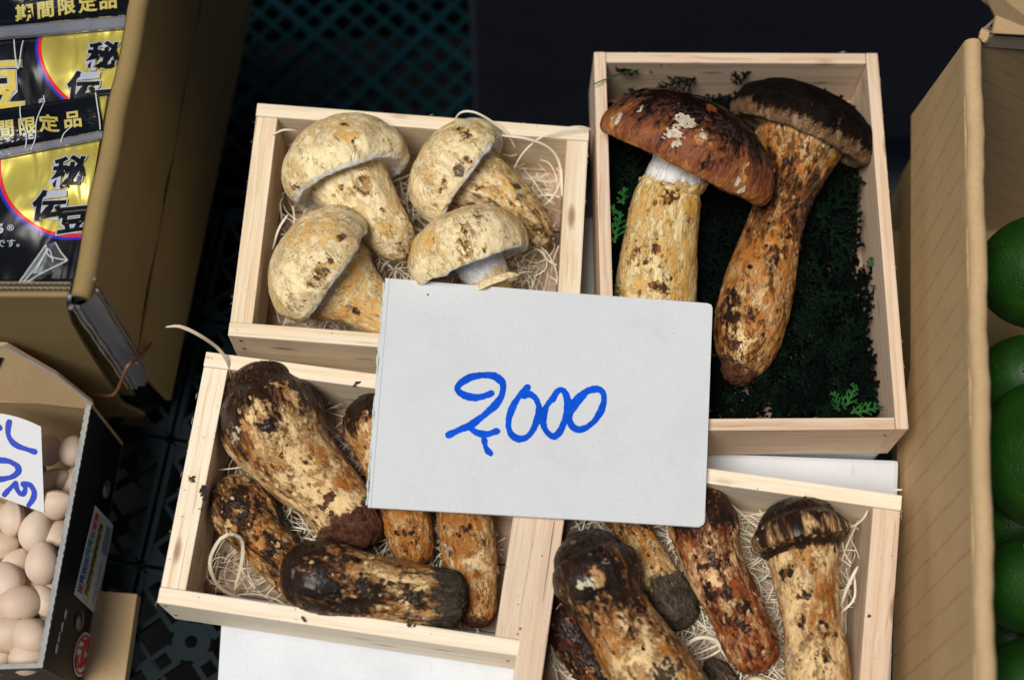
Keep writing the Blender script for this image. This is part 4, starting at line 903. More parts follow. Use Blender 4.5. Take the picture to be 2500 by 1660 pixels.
for i in range(nu):
    for a in (i * (nv + 1), i * (nv + 1) + nv): Fc.append((a, a + nv + 1, a + nv + 1 + n1_, a + n1_))
for j in range(nv):
    for a in (j, nu * (nv + 1) + j): Fc.append((a, a + n1_, a + 1 + n1_, a + 1))
o_ = mk('board', V, Fc, CARD, card); bm = bmesh.new(); bm.from_mesh(o_.data); bmesh.ops.recalc_face_normals(bm, faces=bm.faces); bm.to_mesh(o_.data); bm.free()
S = Soup(); P = []
for j in range(60):
    v = .02 + .97 * j / 59; p = cardP(-.0025 + rr.uniform(-.0018, .0016), v, -.0010 + rr.uniform(-.0003, .0002)); P.append(p)
S.tube(P, [.00055 + rr.uniform(-.0003, .00035) for _ in P], 5); S.mk('torn_edge', TORN, card)
S = Soup(); P = [cardP(.0 + .0135 - .002 * j / 20, j / 20, .00003) for j in range(21)]; S.ribbon(P, .0004, None, .0001); S.mk('crease', plain('card_crease', (.40, .41, .42), .85, .1), card)
def zpx(pts): return [(880 + x / 2.45, 660 + y / 2.45) for x, y in pts]
K = 8.6
num = [(zpx([(782, 735), (740, 752), (680, 760), (610, 742), (580, 710), (600, 675), (660, 640), (735, 626), (805, 635), (848, 672), (850, 730), (820, 790), (770, 840), (715, 885), (650, 930), (590, 955), (528, 985)]), K),
       (zpx([(650, 930), (680, 962), (720, 978), (765, 978), (815, 962)]), K * .95),
       (zpx([(740, 1015), (748, 1050), (762, 1080), (778, 1096)]), K * .8),
       (zpx([(1000, 700), (955, 745), (910, 820), (886, 900), (896, 970), (945, 1008), (1005, 990), (1048, 920), (1068, 830), (1050, 770), (1010, 740), (975, 748)]), K * .92),
       (zpx([(1150, 770), (1180, 722), (1215, 722), (1238, 780), (1228, 870), (1195, 960), (1155, 994), (1110, 960), (1092, 900), (1110, 820), (1150, 765)]), K * .92),
       (zpx([(1268, 800), (1310, 750), (1370, 718), (1425, 712), (1455, 745), (1450, 810), (1415, 880), (1360, 935), (1300, 952), (1258, 920), (1255, 860), (1290, 800), (1340, 745)]), K * .92)]
strokes_mesh('handwriting', num, lambda x, y: (lambda p: p + Vector((0, 0, cardz((x - 918) / 810, (y - 700) / 560) - zc0 + .00012)))(at(x, y, zc0)), BLUE, card, 1.6)
# marks of dirt on the card and the rims
r = random.Random(5); S = Soup()
def crumb(S, p, s):
    V = [p + Vector((r.uniform(-1, 1), r.uniform(-1, 1), r.uniform(0, .7))) * s for _ in range(8)]
    bm = bmesh.new(); [bm.verts.new(v) for v in V]; bmesh.ops.convex_hull(bm, input=bm.verts); bm.verts.ensure_lookup_table()
    vs = [v.co.copy() for v in bm.verts]; ix = {v: i for i, v in enumerate(bm.verts)}; fs = [tuple(ix[v] for v in f.verts) for f in bm.faces]; bm.free(); S.add(vs, fs)
for x, y, z, s, k in ((1043, 716, .0059, .0006, 1), (1410, 1213, .0059, .0003, 4), (1458, 1156, .0059, .00025, 4), (1130, 1192, .0059, .0004, 1), (1310, 1190, .0059, .0003, 1), (468, 1172, .0006, .0011, 9), (497, 1195, 0.0006, .0016, 14), (500, 1215, .0004, .0014, 10), (492, 1240, .0004, .0008, 5), (884, 1500 - 530, .0008, .0012, 12), (870, 938, .0006, .0010, 8), (740, 1512, .001, .0012, 4), (1000, 1520, .0006, .0009, 6), (1005, 1526, .0004, .0008, 5), (2118, 1505, .0005, .0010, 3), (1270, 1540, .0004, .0006, 2)):
    for _ in range(k): crumb(S, at(x + r.uniform(-7, 7), y + r.uniform(-8, 8), z), s * r.uniform(.5, 1.3))
for _ in range(70):
    key = r.choice(('TL', 'BL', 'BR', 'BL')); A, B, C, D = BOXES[key][2]; e = r.choice(((A, B), (B, C), (C, D), (D, A))); t_ = r.random(); cen = (A + C) / 2
    p = lerp(e[0], e[1], t_); p = p + (cen - p).normalized() * r.uniform(.002, .012); p.z = .0001; crumb(S, p, r.uniform(.0002, .0005))
for _ in range(60): crumb(S, cardP(r.uniform(.03, .97), r.uniform(.03, .97), .0001), r.uniform(.0001, .00028))
FB = Soup()
for _ in range(260):
    key = r.choice(('TL', 'BL', 'BR', 'TR')); A, B, C, D = BOXES[key][2]; e = r.choice(((A, B), (B, C), (C, D), (D, A))); t_ = r.random(); cen = (A + C) / 2
    p = lerp(e[0], e[1], t_); inw = (cen - p).normalized(); dd = (e[1] - e[0]).normalized(); th_ = r.choice((-.0003, .0075 if key == 'TR' else (.0094 if e in ((A, B), (C, D)) else .0150)))
    p = p + inw * th_; p.z = r.uniform(-.0012, .0); q = p + dd * r.uniform(-.003, .003) + inw * r.uniform(-.0012, .0012) + Vector((0, 0, r.uniform(-.0005, .0012)))
    FB.tube([p, (p + q) / 2 + Vector((0, 0, .0003)), q], [.00012, .0001, .00005], 4)
tag(FB.mk('wood_fibres', STRAW), 'fine splintered fibres standing off the sawn edges of the wooden boxes', 'splinters', kind='stuff')
tag(S.mk('soil_crumbs', CRUMB), 'tiny crumbs of dark soil scattered over the box rims and the price card', 'crumbs', kind='stuff')

# ------------------------------------------------------------------ left tall carton
ZL = .080
def band(root, name, a, b, rad, drop_in, drop_out, mat, side, out=0.0):
    """a rolled fold: inner wall, half round top, outer wall; side = unit vector pointing outward"""
    prof = [(0, -drop_in), (0, -.004)]
    for k in range(11):
        th = math.pi * k / 10; prof.append((rad * (1 - math.cos(th)), -rad + rad * math.sin(th)))
    prof += [(2 * rad, -rad - .004), (2 * rad + out * .5, -drop_out * .5), (2 * rad + out, -drop_out), (2 * rad + out - .004, -drop_out), (2 * rad - .004, -rad - .006), (rad, -rad * .9), (.003, -.010), (.003, -drop_in)]
    n = 26; V = []
    rr = random.Random(3)
    for i in range(n):
        p = lerp(a, b, i / (n - 1)); wob = .0006 * math.sin(i * 1.3) + rr.uniform(-.0002, .0002)
        for x, z in prof: V.append(p + side * (x + wob) + Vector((0, 0, z)))
    m = len(prof); Fc = [(i * m + j, (i + 1) * m + j, (i + 1) * m + (j + 1) % m, i * m + (j + 1) % m) for i in range(n - 1) for j in range(m)]
    Fc += [tuple(range(m)), tuple((n - 1) * m + j for j in range(m - 1, -1, -1))]
    o = mk(name, V, Fc, mat, root, smooth=True)
    try: o.data.set_sharp_from_angle(angle=R_(40))
    except Exception: pass
    return o
def wall(root, name, pts, n, th, mat, bevel=.0004):
    """a sheet of cardboard: polygon in space, thickness th along -n"""
    n = Vector(n).normalized(); k = len(pts); V = [Vector(p) for p in pts] + [Vector(p) - n * th for p in pts]
    Fc = [tuple(range(k)), tuple(range(2 * k - 1, k - 1, -1))] + [(i, i + k, (i + 1) % k + k, (i + 1) % k) for i in range(k)]
    return mk(name, V, Fc, mat, root, bevel=bevel, seg=1)
def corrugated(root, a, b, n_out, thick, depth, mat, wave=.0032, plies=2):
    """open end of corrugated board seen edge-on: liners with a waved sheet between; runs a->b, plies stacked along n_out, depth downwards"""
    S = Soup(); d = (b - a); L = d.length; d = d.normalized(); up = Vector((0, 0, 1)); n_out = Vector(n_out).normalized()
    for k in range(plies + 1):
        q = a + n_out * thick * k; S.bar(q, q + d * L, .0007, q.z - depth, q.z - .0001 * k)
    for k in range(plies):
        N = int(L / wave * 8); V = []
        for i in range(N + 1):
            x = L * i / N; y = thick * (k + .5) + (thick * .5 - .0004) * math.sin(2 * math.pi * x / wave + k)
            for w_ in (-.0002, .0002):
                for zz in (-.0006, -depth): V.append(a + d * x + n_out * (y + w_) + up * zz)
        Fc = []
        for i in range(N):
            o0_ = 4 * i; Fc += [(o0_, o0_ + 2, o0_ + 6, o0_ + 4), (o0_, o0_ + 4, o0_ + 5, o0_ + 1), (o0_ + 2, o0_ + 3, o0_ + 7, o0_ + 6)]
        S.add(V, Fc)
    return S.mk('corrugated_edge', mat, root)
lcart = thing('carton', at(60, 500, -.13), 'tall brown carton at the left holding black and gold pouches, flaps folded down outside', 'carton')
a = at(165, 720, ZL); b = at(425, -560, ZL)
dL = (b - a).normalized(); outL = Vector((dL.y, -dL.x, 0)).normalized()
if outL.x < 0: outL = -outL
ai = a; bi = b
band(lcart, 'side_flap', ai, bi, .0062, .16, .118, C_brown, outL, .0005)
# lower panel of the flap below its crease
p1 = ai + outL * .0130 + Vector((0, 0, -.1185)); p2 = bi + outL * .0130 + Vector((0, 0, -.1185)); q1 = p1 + outL * .006 + Vector((0, 0, -.088)) + dL * .004; q2 = p2 + outL * .016 + Vector((0, 0, -.088))
wall(lcart, 'lower_flap', [p1, q1, q2, p2], outL, .004, C_brown)
S = Soup(); S.tube([lerp(p1, p2, i / 20) + outL * (.0006 + .0003 * math.sin(i)) + Vector((0, 0, .0005)) for i in range(21)], .0012, 8); S.mk('crease', C_brown, lcart)
# front wall, cut edge, grey strip and hanging front flap
fa = at(-160, 716, ZL); fbk = Vector((a.x - .001, fa.y, ZL)); fa.z = ZL; fdir = Vector((0, -1, 0))
f1, f2 = Vector((fa.x, fa.y, ZL)), Vector((a.x + .002, fa.y, ZL))
wall(lcart, 'front_wall', [f1 + Vector((0, 0, -.006)), f1 + Vector((0, 0, -.19)), f2 + Vector((0, 0, -.19)), f2 + Vector((0, 0, -.006))], fdir, .0035, C_brown)
corrugated(lcart, f1 + Vector((0, .0065, .0005)), f2 + Vector((-.001, .0065, .0005)), (0, -1, 0), .0030, .010, C_edge)
# rolled lilac strip
S = Soup(); n = 14; V = []
for p in (f1, f2):
    for k in range(n + 1):
        th = math.pi / 2 * k / n; V.append(p + Vector((0, -.0005 - .0065 * math.sin(th), -.0065 + .0065 * math.cos(th))))
S.add(V, [(k, k + 1, n + 2 + k, n + 1 + k) for k in range(n)]); S.mk('print_strip', LILAC, lcart, smooth=True)
ff = f1.y - .0072
def FP(px, py): return on_plane(px, py, Vector((0, ff, 0)), Vector((0, -1, 0)))
wall(lcart, 'front_flap', [FP(-160, 724), FP(-160, 1130), FP(385, 1060), FP(352, 1015), FP(300, 990), FP(262, 930), FP(205, 840), FP(176, 790), FP(163, 745), FP(165, 724)], (0, -1, 0), .0032, C_brown)
# corner of the carton showing its grey print, torn at the bottom
cx0 = Vector((a.x + .0045, f1.y + .004, 0)); S = Soup(); V = []; n = 16; m_ = 12; rr = random.Random(8)
prof = []
for k in range(n + 1):
    th = -math.pi * .62 + (math.pi * .80) * k / n; prof.append((.0105 * math.cos(th), .0105 * math.sin(th)))
bot = [.0] * (n + 1)
for k in range(n + 1): bot[k] = -.152 - .008 * ((k * 7) % 5) / 5
for i in range(m_ + 1):
    for k, (x, y) in enumerate(prof):
        z = ZL - .001 + (bot[k] + .001) * i / m_; j = .0004 * math.sin(i * 1.7 + k)
        V.append(cx0 + Vector((x + j, y + j, z - cx0.z)))
S.add(V, [(i * (n + 1) + k, (i + 1) * (n + 1) + k, (i + 1) * (n + 1) + k + 1, i * (n + 1) + k + 1) for i in range(m_) for k in range(n)])
S.mk('corner_print', GREYC, lcart, smooth=True)
S = Soup()
for k, th in enumerate((-1.75, -1.45, -.10, .25, .55)):
    x, y = .0110 * math.cos(th), .0110 * math.sin(th); S.tube([cx0 + Vector((x + .0003 * math.sin(i * 2.1 + k), y, ZL - .002 - .15 * i / 14)) for i in range(15)], .0005 if k % 2 else .0008, 6)
S.mk('exposed_edge', C_edge, lcart)
S = Soup(); S.tube([cx0 + Vector((0, 0, ZL - .004)), cx0 + Vector((0, 0, -.12))], .0070, 12); S.mk('corner_post', BLACKC, lcart)
S = Soup()
V, Fc = hexa(Vector((-.30 - .25, f1.y + .01, 0)), Vector((a.x, f1.y + .01, 0)), Vector((b.x, b.y, 0)), Vector((-.55, b.y, 0)), -.12, -.116); mk('floor', V, Fc, C_brown, lcart)
# rubber band across the corner
P = catmull([tuple(FP(x, y) + Vector((0, -.003 - o_, 0))) for x, y, o_ in ((95, 935, 0), (150, 943, 0), (200, 942, .002), (245, 932, .006), (285, 912, .010))] + [tuple(on_plane(x, y, cx0 + outL * .0135, outL)) for x, y in ((312, 893), (335, 876), (356, 856), (370, 838))], 40)
S = Soup(); S.tube([Vector(p) for p in P], .0011, 8); tag(S.mk('rubber_band', RUBBER), 'brown rubber band stretched round the grey corner of the left carton', 'rubber band')

# ------------------------------------------------------------------ pouches
def txt(body, size, bold=0, shear=0):
    cu = bpy.data.curves.new('txt', 'FONT'); cu.body = body; cu.size = size; cu.align_x = 'CENTER'; cu.align_y = 'CENTER'; cu.offset = bold; cu.shear = shear; cu.resolution_u = 3
    o = bpy.data.objects.new('txt', cu); COL.objects.link(o); dg = bpy.context.evaluated_depsgraph_get()
    me = bpy.data.meshes.new_from_object(o.evaluated_get(dg)); bpy.data.objects.remove(o); bpy.data.curves.remove(cu)
    bm = bmesh.new(); bm.from_mesh(me); bmesh.ops.remove_doubles(bm, verts=bm.verts, dist=size * 1e-4); bmesh.ops.triangulate(bm, faces=bm.faces)
    if len(bm.verts): 
        cx = (min(v.co.x for v in bm.verts) + max(v.co.x for v in bm.verts)) / 2; cy = (min(v.co.y for v in bm.verts) + max(v.co.y for v in bm.verts)) / 2
        for v in bm.verts: v.co.x -= cx; v.co.y -= cy
    for _ in range(2):
        le = [e for e in bm.edges if e.calc_length() > size * .12]
        if le: bmesh.ops.subdivide_edges(bm, edges=le, cuts=1)
    bmesh.ops.triangulate(bm, faces=bm.faces)
    V = [v.co.copy() for v in bm.verts]; bm.verts.index_update(); Fc = [tuple(v.index for v in f.verts) for f in bm.faces]; bm.free(); bpy.data.meshes.remove(me); return V, Fc
def bag_h(seed, zb, x, y):
    p = np.array([[x / .05, y / .035, seed * 5.5]]); q = np.array([[x / .012, y / .045, seed * 2.2]])
    return zb + .0055 * float(perlin(p)[0]) + .0012 * float(perlin(q)[0])
def foil_mat(name, R, full=True):
    t = NT(name); o = t.obj(); sx = t.n('SeparateXYZ', Vector=o)
    d = t.math('SQRT', t.math('ADD', t.math('POWER', sx.outputs[0], 2.0), t.math('POWER', sx.outputs[1], 2.0)))
    gold = t.mix(t.noise(o, 40, 3), (.50, .38, .04), (.78, .68, .18)); c = t.mix(t.mr(d, R, R + .0004), gold, (.62, .02, .015))
    c = t.mix(t.mr(d, R + .0022, R + .0026), c, (.02, .03, .38)); c = t.mix(t.mr(d, R + .0040, R + .0044), c, (.006, .006, .007))
    wr = t.n('TexVoronoi', Vector=t.mapping(o, (11, 30, 20), rot=(0, 0, .3)), Scale=1.0, _feature='SMOOTH_F1').outputs['Distance']
    h = t.math('ADD', t.math('MULTIPLY', wr, 1.3), t.math('MULTIPLY', t.noise(t.mapping(o, (40, 14, 20), rot=(0, 0, -.3)), 1, 2, .5, .8), 1.2))
    return t.fin(c, .30, t.bump(h, .010, .6), Metallic=t.mr(d, R, R + .0004, .45, 0), Specular_IOR_Level=.35)
INK = plain('black_print', (.004, .004, .006), .25, .2); GOLDT = plain('gold_print', (.50, .42, .10), .35, .2); WHT = plain('pale_outline_print', (.42, .45, .52), .35, .1); STRIP = plain('black_header_foil', (.004, .004, .006), .16, .2, 60, .0016)
SEAL = plain('clear_seal_strip', (.17, .175, .20), .2, .25, 60, .0012); YEL = plain('yellow_print', (.62, .48, .08), .3, .2)
def pouch(seed, zb, poly, centre, label, header, seal, texts):
    """poly: 4 corners px (tl, tr, br, bl)"""
    c0 = at(*centre, zb); root = thing('snack_pouch', c0, label, 'pouch', 'black and gold pouches in the left carton')
    def W(px, py, dz=0):
        p = at(px, py, zb)
        for _ in range(2): p = at(px, py, bag_h(seed, zb, p.x, p.y) + dz)
        return p
    def sheet(name, q, nu, nv, mat, dz=0, th=.0015):
        V = []
        for s in (0, 1):
            for i in range(nu + 1):
                for j in range(nv + 1):
                    u, v = i / nu, j / nv
                    x = (q[0][0] * (1 - u) + q[1][0] * u) * (1 - v) + (q[3][0] * (1 - u) + q[2][0] * u) * v
                    y = (q[0][1] * (1 - u) + q[1][1] * u) * (1 - v) + (q[3][1] * (1 - u) + q[2][1] * u) * v
                    V.append(W(x, y, dz) - Vector((0, 0, th * s)))
        m = nv + 1; n1 = (nu + 1) * m; Fc = []
        for i in range(nu):
            for j in range(nv): a = i * m + j; Fc += [(a, a + 1, a + m + 1, a + m), (a + n1, a + m + n1, a + m + 1 + n1, a + 1 + n1)]
        for i in range(nu):
            for a in (i * m, i * m + nv): Fc.append((a, a + m, a + m + n1, a + n1))
        for j in range(nv):
            for a in (j, nu * m + j): Fc.append((a, a + n1, a + 1 + n1, a + 1))
        return mk(name, V, Fc, mat, root, mw=Matrix.Translation(c0), smooth=True)
    body_ = sheet('pouch_body', poly, 60, 44, foil_mat('gold_circle_foil', 215 * PXM * .93), 0, .006)
    head_ = sheet('header_strip', header, 40, 8, STRIP, .0022); sheet('seal_strip', seal, 40, 4, SEAL, .0030)
    for (body, x, y, sz, rot, mat, bold, dz, *sh) in texts:
        V, Fc = txt(body, sz * PXM * .95, bold * PXM, sh[0] if sh else 0); cr, sr = math.cos(rot), math.sin(rot); p0 = W(x, y)
        VV = []
        for v in V:
            X = p0.x + v.x * cr - v.y * sr; Y = p0.y + v.x * sr + v.y * cr; VV.append((X, Y, bag_h(seed, zb, X, Y) + dz))
        mk('lettering', VV, Fc, mat, head_ if mat is GOLDT else body_)
def brush(ch, x, y, sz, rot): return [(ch, x, y, sz, rot, WHT, 5.5, .0012, .15), (ch, x, y, sz, rot, INK, 2.6, .0016, .15)]
a_ = .15
pouch(1, .030, [(-200, -110), (345, -150), (262, 300), (-200, 350)], (300, 100), 'upper black and gold pouch of green soybeans at the top of the left carton',
      [(-200, -70), (340, -122), (318, 36), (-200, 82)], [(-200, 82), (318, 38), (312, 68), (-200, 112)],
      [(c_, x, y, 50, .12, GOLDT, 1.4, .0027) for c_, x, y in (('期', 62, 38), ('間', 114, 30), ('限', 166, 22), ('定', 216, 15), ('品', 266, 9))] +
      brush('秘', 252, 138, 84, .1) + brush('伝', 205, 212, 84, .1) + brush('豆', 262, 250, 74, .1) + [('豆', -8, 212, 150, .1, WHT, 6, .0010), ('豆', -8, 212, 150, .1, YEL, 3, .0014), ('®', 103, 250, 22, .1, WHT, .2, .0012)])
pouch(2, .042, [(-200, 300), (262, 234), (185, 690), (-200, 690)], (205, 385), 'lower black and gold pouch of green soybeans nearest the front of the left carton',
      [(-200, 296), (236, 232), (252, 318), (-200, 404)], [(-200, 404), (250, 320), (252, 338), (-200, 424)],
      [(c_, x, y, 48, .15, GOLDT, 1.3, .0027) for c_, x, y in (('期', -36, 328), ('間', 16, 320), ('限', 70, 312), ('定', 122, 306), ('品', 180, 297))] +
      brush('秘', 168, 420, 88, .1) + brush('伝', 122, 502, 84, .1) + brush('豆', 180, 538, 80, .1) + [('®', 27, 558, 22, .1, WHT, .2, .0012), ('類です。', 8, 596, 24, .1, WHT, .2, .0012), ('ち', -4, 560, 34, .1, WHT, 2, .0012)])
# clear twisted corner of the wrapping and the green pods below
CLR = NT('clear_film').fin((.75, .8, .8), .1, None, Transmission_Weight=.9, IOR=1.2)
GLINT = plain('white_crease_glint', (.62, .66, .66), .15, .1)  # glint along the film creases painted as a pale colour
wr = thing('clear_wrapper', at(110, 640, .03), 'crinkled clear plastic corner of wrapping sticking out below the lower pouch', 'wrapper')
S = Soup(); P = [(45, 690), (110, 600), (135, 590), (165, 636), (130, 665), (60, 695)]; z_ = (.052, .058, .056, .054, .055, .05)
V = [at(x, y, z) for (x, y), z in zip(P, z_)] + [at(115, 640, .062)]; S.add(V, [(i, (i + 1) % 6, 6) for i in range(6)]); S.mk('film', CLR, wr)
S = Soup()
for pp in ([(45, 692), (75, 650), (112, 598)], [(55, 692), (90, 650), (118, 606)], [(62, 692), (100, 668), (165, 636)], [(112, 598), (120, 625), (165, 636)], [(135, 592), (148, 615), (164, 634)], [(85, 668), (118, 610), (130, 640)]):
    S.tube([Vector(p) for p in catmull([tuple(at(x, y, .060)) for x, y in pp], 14)], .00035, 5)
S.mk('crease', GLINT, wr)
PODM = leaf_mat('soybean_pod_green', (.03, .11, .012), (.06, .17, .02))
for x, y, rr_, lb in ((20, 668, 34, 'green pod under the clear wrapper at the left edge of the left carton'), (165, 665, 30, 'green pod in the front right corner of the left carton')):
    S = Soup(); n = 14; S.tube([at(x - 50 + 100 * i / (n - 1), y + 8 * math.sin(i), .022) for i in range(n)], [rr_ * PXM * (.25 + .75 * math.sin(math.pi * (i + .5) / n) ** .6) for i in range(n)], 16)
    tag(S.mk('bean_pod', PODM, smooth=True), lb, 'bean pod', 'green pods in the left carton')
# film glints on the pouches, painted as pale tubes
for sd, zb, lst, lb in ((1, .030, [[(103, 268), (112, 262), (110, 240)], [(40, 108), (50, 180), (62, 110)]], 0), (2, .042, [[(54, 265), (58, 300), (70, 340), (66, 370)], [(112, 262), (96, 310), (92, 345), (80, 372)], [(180, 310), (158, 330), (150, 352)], [(236, 232), (244, 290), (246, 320)]], 1)):
    root = [o for o in COL.objects if o.name.startswith('snack_pouch')][lb]
    for pp in lst:
        S = Soup(); C = catmull([tuple(at(x, y, zb)) for x, y in pp], 14); S.tube([Vector((p[0], p[1], bag_h(sd, zb, p[0], p[1]) + .0034)) for p in C], .0004, 5); S.mk('film_crease_glint', GLINT, root)

# ------------------------------------------------------------------ right tall carton
ZR = .096
rcart = thing('carton', at(2480, 1000, -.06), 'tall brown carton full of green limes at the right, thin lines on its folded flap', 'carton')
a = at(2402, 96, ZR); b = at(2440, 1760, ZR); dR = (b - a).normalized(); outR = Vector((-abs(dR.y), dR.x * (-1 if dR.y < 0 else 1), 0)).normalized()
outR = Vector((dR.y, -dR.x, 0)); outR = outR if outR.x < 0 else -outR
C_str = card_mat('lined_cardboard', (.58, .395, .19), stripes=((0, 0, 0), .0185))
def fold_profile(root, a, b, rad, mat):
    n = 40; V = []; prof = [(-.0, -.16), (0, -.006)] + [(rad * (1 - math.cos(math.pi * k / 10)), -rad + rad * math.sin(math.pi * k / 10)) for k in range(11)] + [(2 * rad + .0002, -rad - .010), (2 * rad - .003, -rad - .010), (rad, -rad), (.003, -.012), (.003, -.16)]
    for i in range(n):
        p = lerp(a, b, i / (n - 1)); wob = .0005 * math.sin(i * .8) + .0003 * math.sin(i * 2.9)
        for x, z in prof: V.append(p + outR * (x + wob) + Vector((0, 0, z)))
    m = len(prof); Fc = [(i * m + j, i * m + (j + 1) % m, (i + 1) * m + (j + 1) % m, (i + 1) * m + j) for i in range(n - 1) for j in range(m)]
    Fc += [tuple(range(m - 1, -1, -1)), tuple((n - 1) * m + j for j in range(m))]
    return mk('fold', V, Fc, mat, root, smooth=True)
fo = fold_profile(rcart, a, b, .0052, C_tan)
try: fo.data.set_sharp_from_angle(angle=R_(50))
except Exception: pass
pl0 = a + outR * .0106
def RPp(px, py): return on_plane(px, py, pl0, outR)
flp = [RPp(2359, 108), RPp(2224, 282), RPp(2222, 900), RPp(2190, 1090), RPp(2178, 1660), RPp(2176, 1900)]
e2_ = RPp(2395, 1900); e1_ = RPp(2356, 108)
top1 = a + outR * .0106 + Vector((0, 0, -.0055)); top2 = b + outR * .0106 + Vector((0, 0, -.0055))
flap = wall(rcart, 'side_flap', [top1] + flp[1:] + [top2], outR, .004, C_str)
# texture frame of the flap: x across the flap so that printed lines run up and to the right
old = WM[flap]; yv = -dR; zv = outR; rot_ = R_(52)
xv = (dR * math.cos(R_(4)) + Vector((0, 0, 1)) * math.sin(R_(4))).normalized()
nm = frame(top1, xv, outR); me = flap.data; me.transform(nm.inverted() @ old); WM[flap] = nm; flap.matrix_basis = WM[rcart].inverted() @ nm
wall(rcart, 'side_wall', [a + outR * .004 + Vector((0, 0, -.02)), a + outR * .004 + Vector((0, 0, -.19)), b + outR * .004 + Vector((0, 0, -.19)), b + outR * .004 + Vector((0, 0, -.02))], outR, .004, C_brown)
# back flap and corner at the upper right
corrugated(rcart, at(2412, 88, ZR + .003), at(2560, 98, ZR + .003), (0, 1, 0), .0028, .012, C_edge, plies=2)
bw = a.y + .001
def BPp(px, py, dy=0): return on_plane(px, py, Vector((0, bw + dy, 0)), Vector((0, 1, 0)))
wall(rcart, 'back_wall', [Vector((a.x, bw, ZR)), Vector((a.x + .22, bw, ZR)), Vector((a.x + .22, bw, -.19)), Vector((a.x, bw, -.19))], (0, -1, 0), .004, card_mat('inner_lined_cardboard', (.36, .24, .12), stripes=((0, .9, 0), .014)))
zz = ZR + .012
wall(rcart, 'back_flap', [at(2424, 82, zz), at(2560, 90, zz), at(2560, -120, zz + .05), at(2380, -60, zz + .04), at(2432, 40, zz + .008)], (0, -.5, 1), .004, C_tan)
S = Soup(); rr = random.Random(5)
S.tube([at(2398 + 1.5 * i, 100 - 4.0 * i + 3 * math.sin(i), ZR + .001 * i * .3) for i in range(9)], [.0022, .003, .0034, .003, .0034, .003, .0026, .002, .001], 7); S.mk('torn_corner', C_tan, rcart)
S = Soup(); S.tube([at(2405, 70, ZR + .004), at(2432, 45, ZR + .012), at(2425, 20, ZR + .02), at(2400, 0, ZR + .03), at(2385, -30, ZR + .04)], .0010, 6); S.mk('exposed_edge', C_edge, rcart)
V, Fc = hexa(Vector((a.x, b.y, 0)), Vector((a.x + .22, b.y, 0)), Vector((a.x + .22, bw, 0)), Vector((a.x, bw, 0)), -.194, -.19); mk('floor', V, Fc, C_brown, rcart)

# limes
t = NT('lime_rind'); o = t.obj(); po = t.n('TexVoronoi', Vector=o, Scale=380.0).outputs['Distance']
c = t.mix(t.noise(o, 45, 3), (.003, .024, .0015), (.012, .060, .003)); c = t.mix(t.mr(po, 0, .25, .5, 0), c, (.004, .03, .002))
c = t.mix(t.mr(t.noise(o, 14, 4, .6), .5, .72, 0, .55), c, (.035, .09, .005)); c = t.mix(t.mr(t.noise(o, 160, 4, .7), .66, .74, 0, .5), c, (.10, .12, .03))
LIME = t.fin(c, .50, t.bump(t.math('ADD', t.mr(po, 0, .35), t.noise(o, 90, 3)), .0009, .6), Specular_IOR_Level=.3)
CAL = plain('calyx', (.30, .36, .12), .7, .4, 900, .0005)
def lime(px, py, z, rx, ry, label, cal=None, seed=0):
    c0 = at(px, py, z); root = thing('lime', c0, label, 'lime', 'green limes in the right carton')
    n, m = 48, 72; th = np.linspace(.001, np.pi - .001, n)[:, None]; ph = np.linspace(0, 2 * np.pi, m, endpoint=False)[None]
    Rr = pxr(px, py, z, rx); q = ry / rx
    X = np.sin(th) * np.cos(ph); Y = np.sin(th) * np.sin(ph) * q; Z = np.cos(th) * np.ones_like(ph)
    P = np.stack([X, Y, Z], -1).reshape(-1, 3); d = 1 + .035 * perlin(P * 1.5 + seed) + .012 * perlin(P * 4 + seed); P = P * d[:, None] * Rr + np.array(c0)
    rind_ = mk('rind', P, grid_faces(n, m, True)[:, ::-1], LIME, root, smooth=True)
    if cal:
        d = (at(cal[0], cal[1], z) - c0); d.z = math.sqrt(max(0, Rr ** 2 - d.length ** 2)) * .97; p = c0 + d; u = d.normalized(); S = Soup(); e1 = u.cross(Vector((0, 1, 0))).normalized(); e2 = u.cross(e1)
        V = [p + u * .0022]; K = 20
        for k in range(K):
            rr_ = .0042 * (1.25 if k % 4 < 2 else .8); a = 2 * math.pi * k / K; V.append(p + (e1 * math.cos(a) + e2 * math.sin(a)) * rr_ + u * .0006)
        S.add(V, [(0, k + 1, (k + 1) % K + 1) for k in range(K)]); S.tube([p + u * .001, p + u * .0035, p + u * .004], [.0022, .0024, .0012], 10); S.mk('calyx', CAL, rind_, smooth=True)
lime(2545, 664, .020, 158, 138, 'uppermost large green lime in the right carton', seed=1)
lime(2500, 925, .005, 120, 104, 'half hidden lighter green lime below the uppermost one in the right carton', seed=2, cal=(2512, 905))
lime(2570, 1112, .022, 180, 186, 'biggest darkest lime in the middle of the right carton', seed=3)
lime(2545, 1426, .018, 158, 124, 'lime with a star shaped calyx in the lower part of the right carton', seed=4, cal=(2484, 1356))
lime(2548, 1672, .018, 158, 122, 'lowest lime at the bottom right corner of the picture', seed=5)
lime(2480, 1270, -.04, 100, 100, 'lime deep in the gap above the one with a calyx in the right carton', seed=8)
lime(2480, 1560, -.05, 100, 100, 'lime deep in the gap below the one with a calyx in the right carton', seed=9)

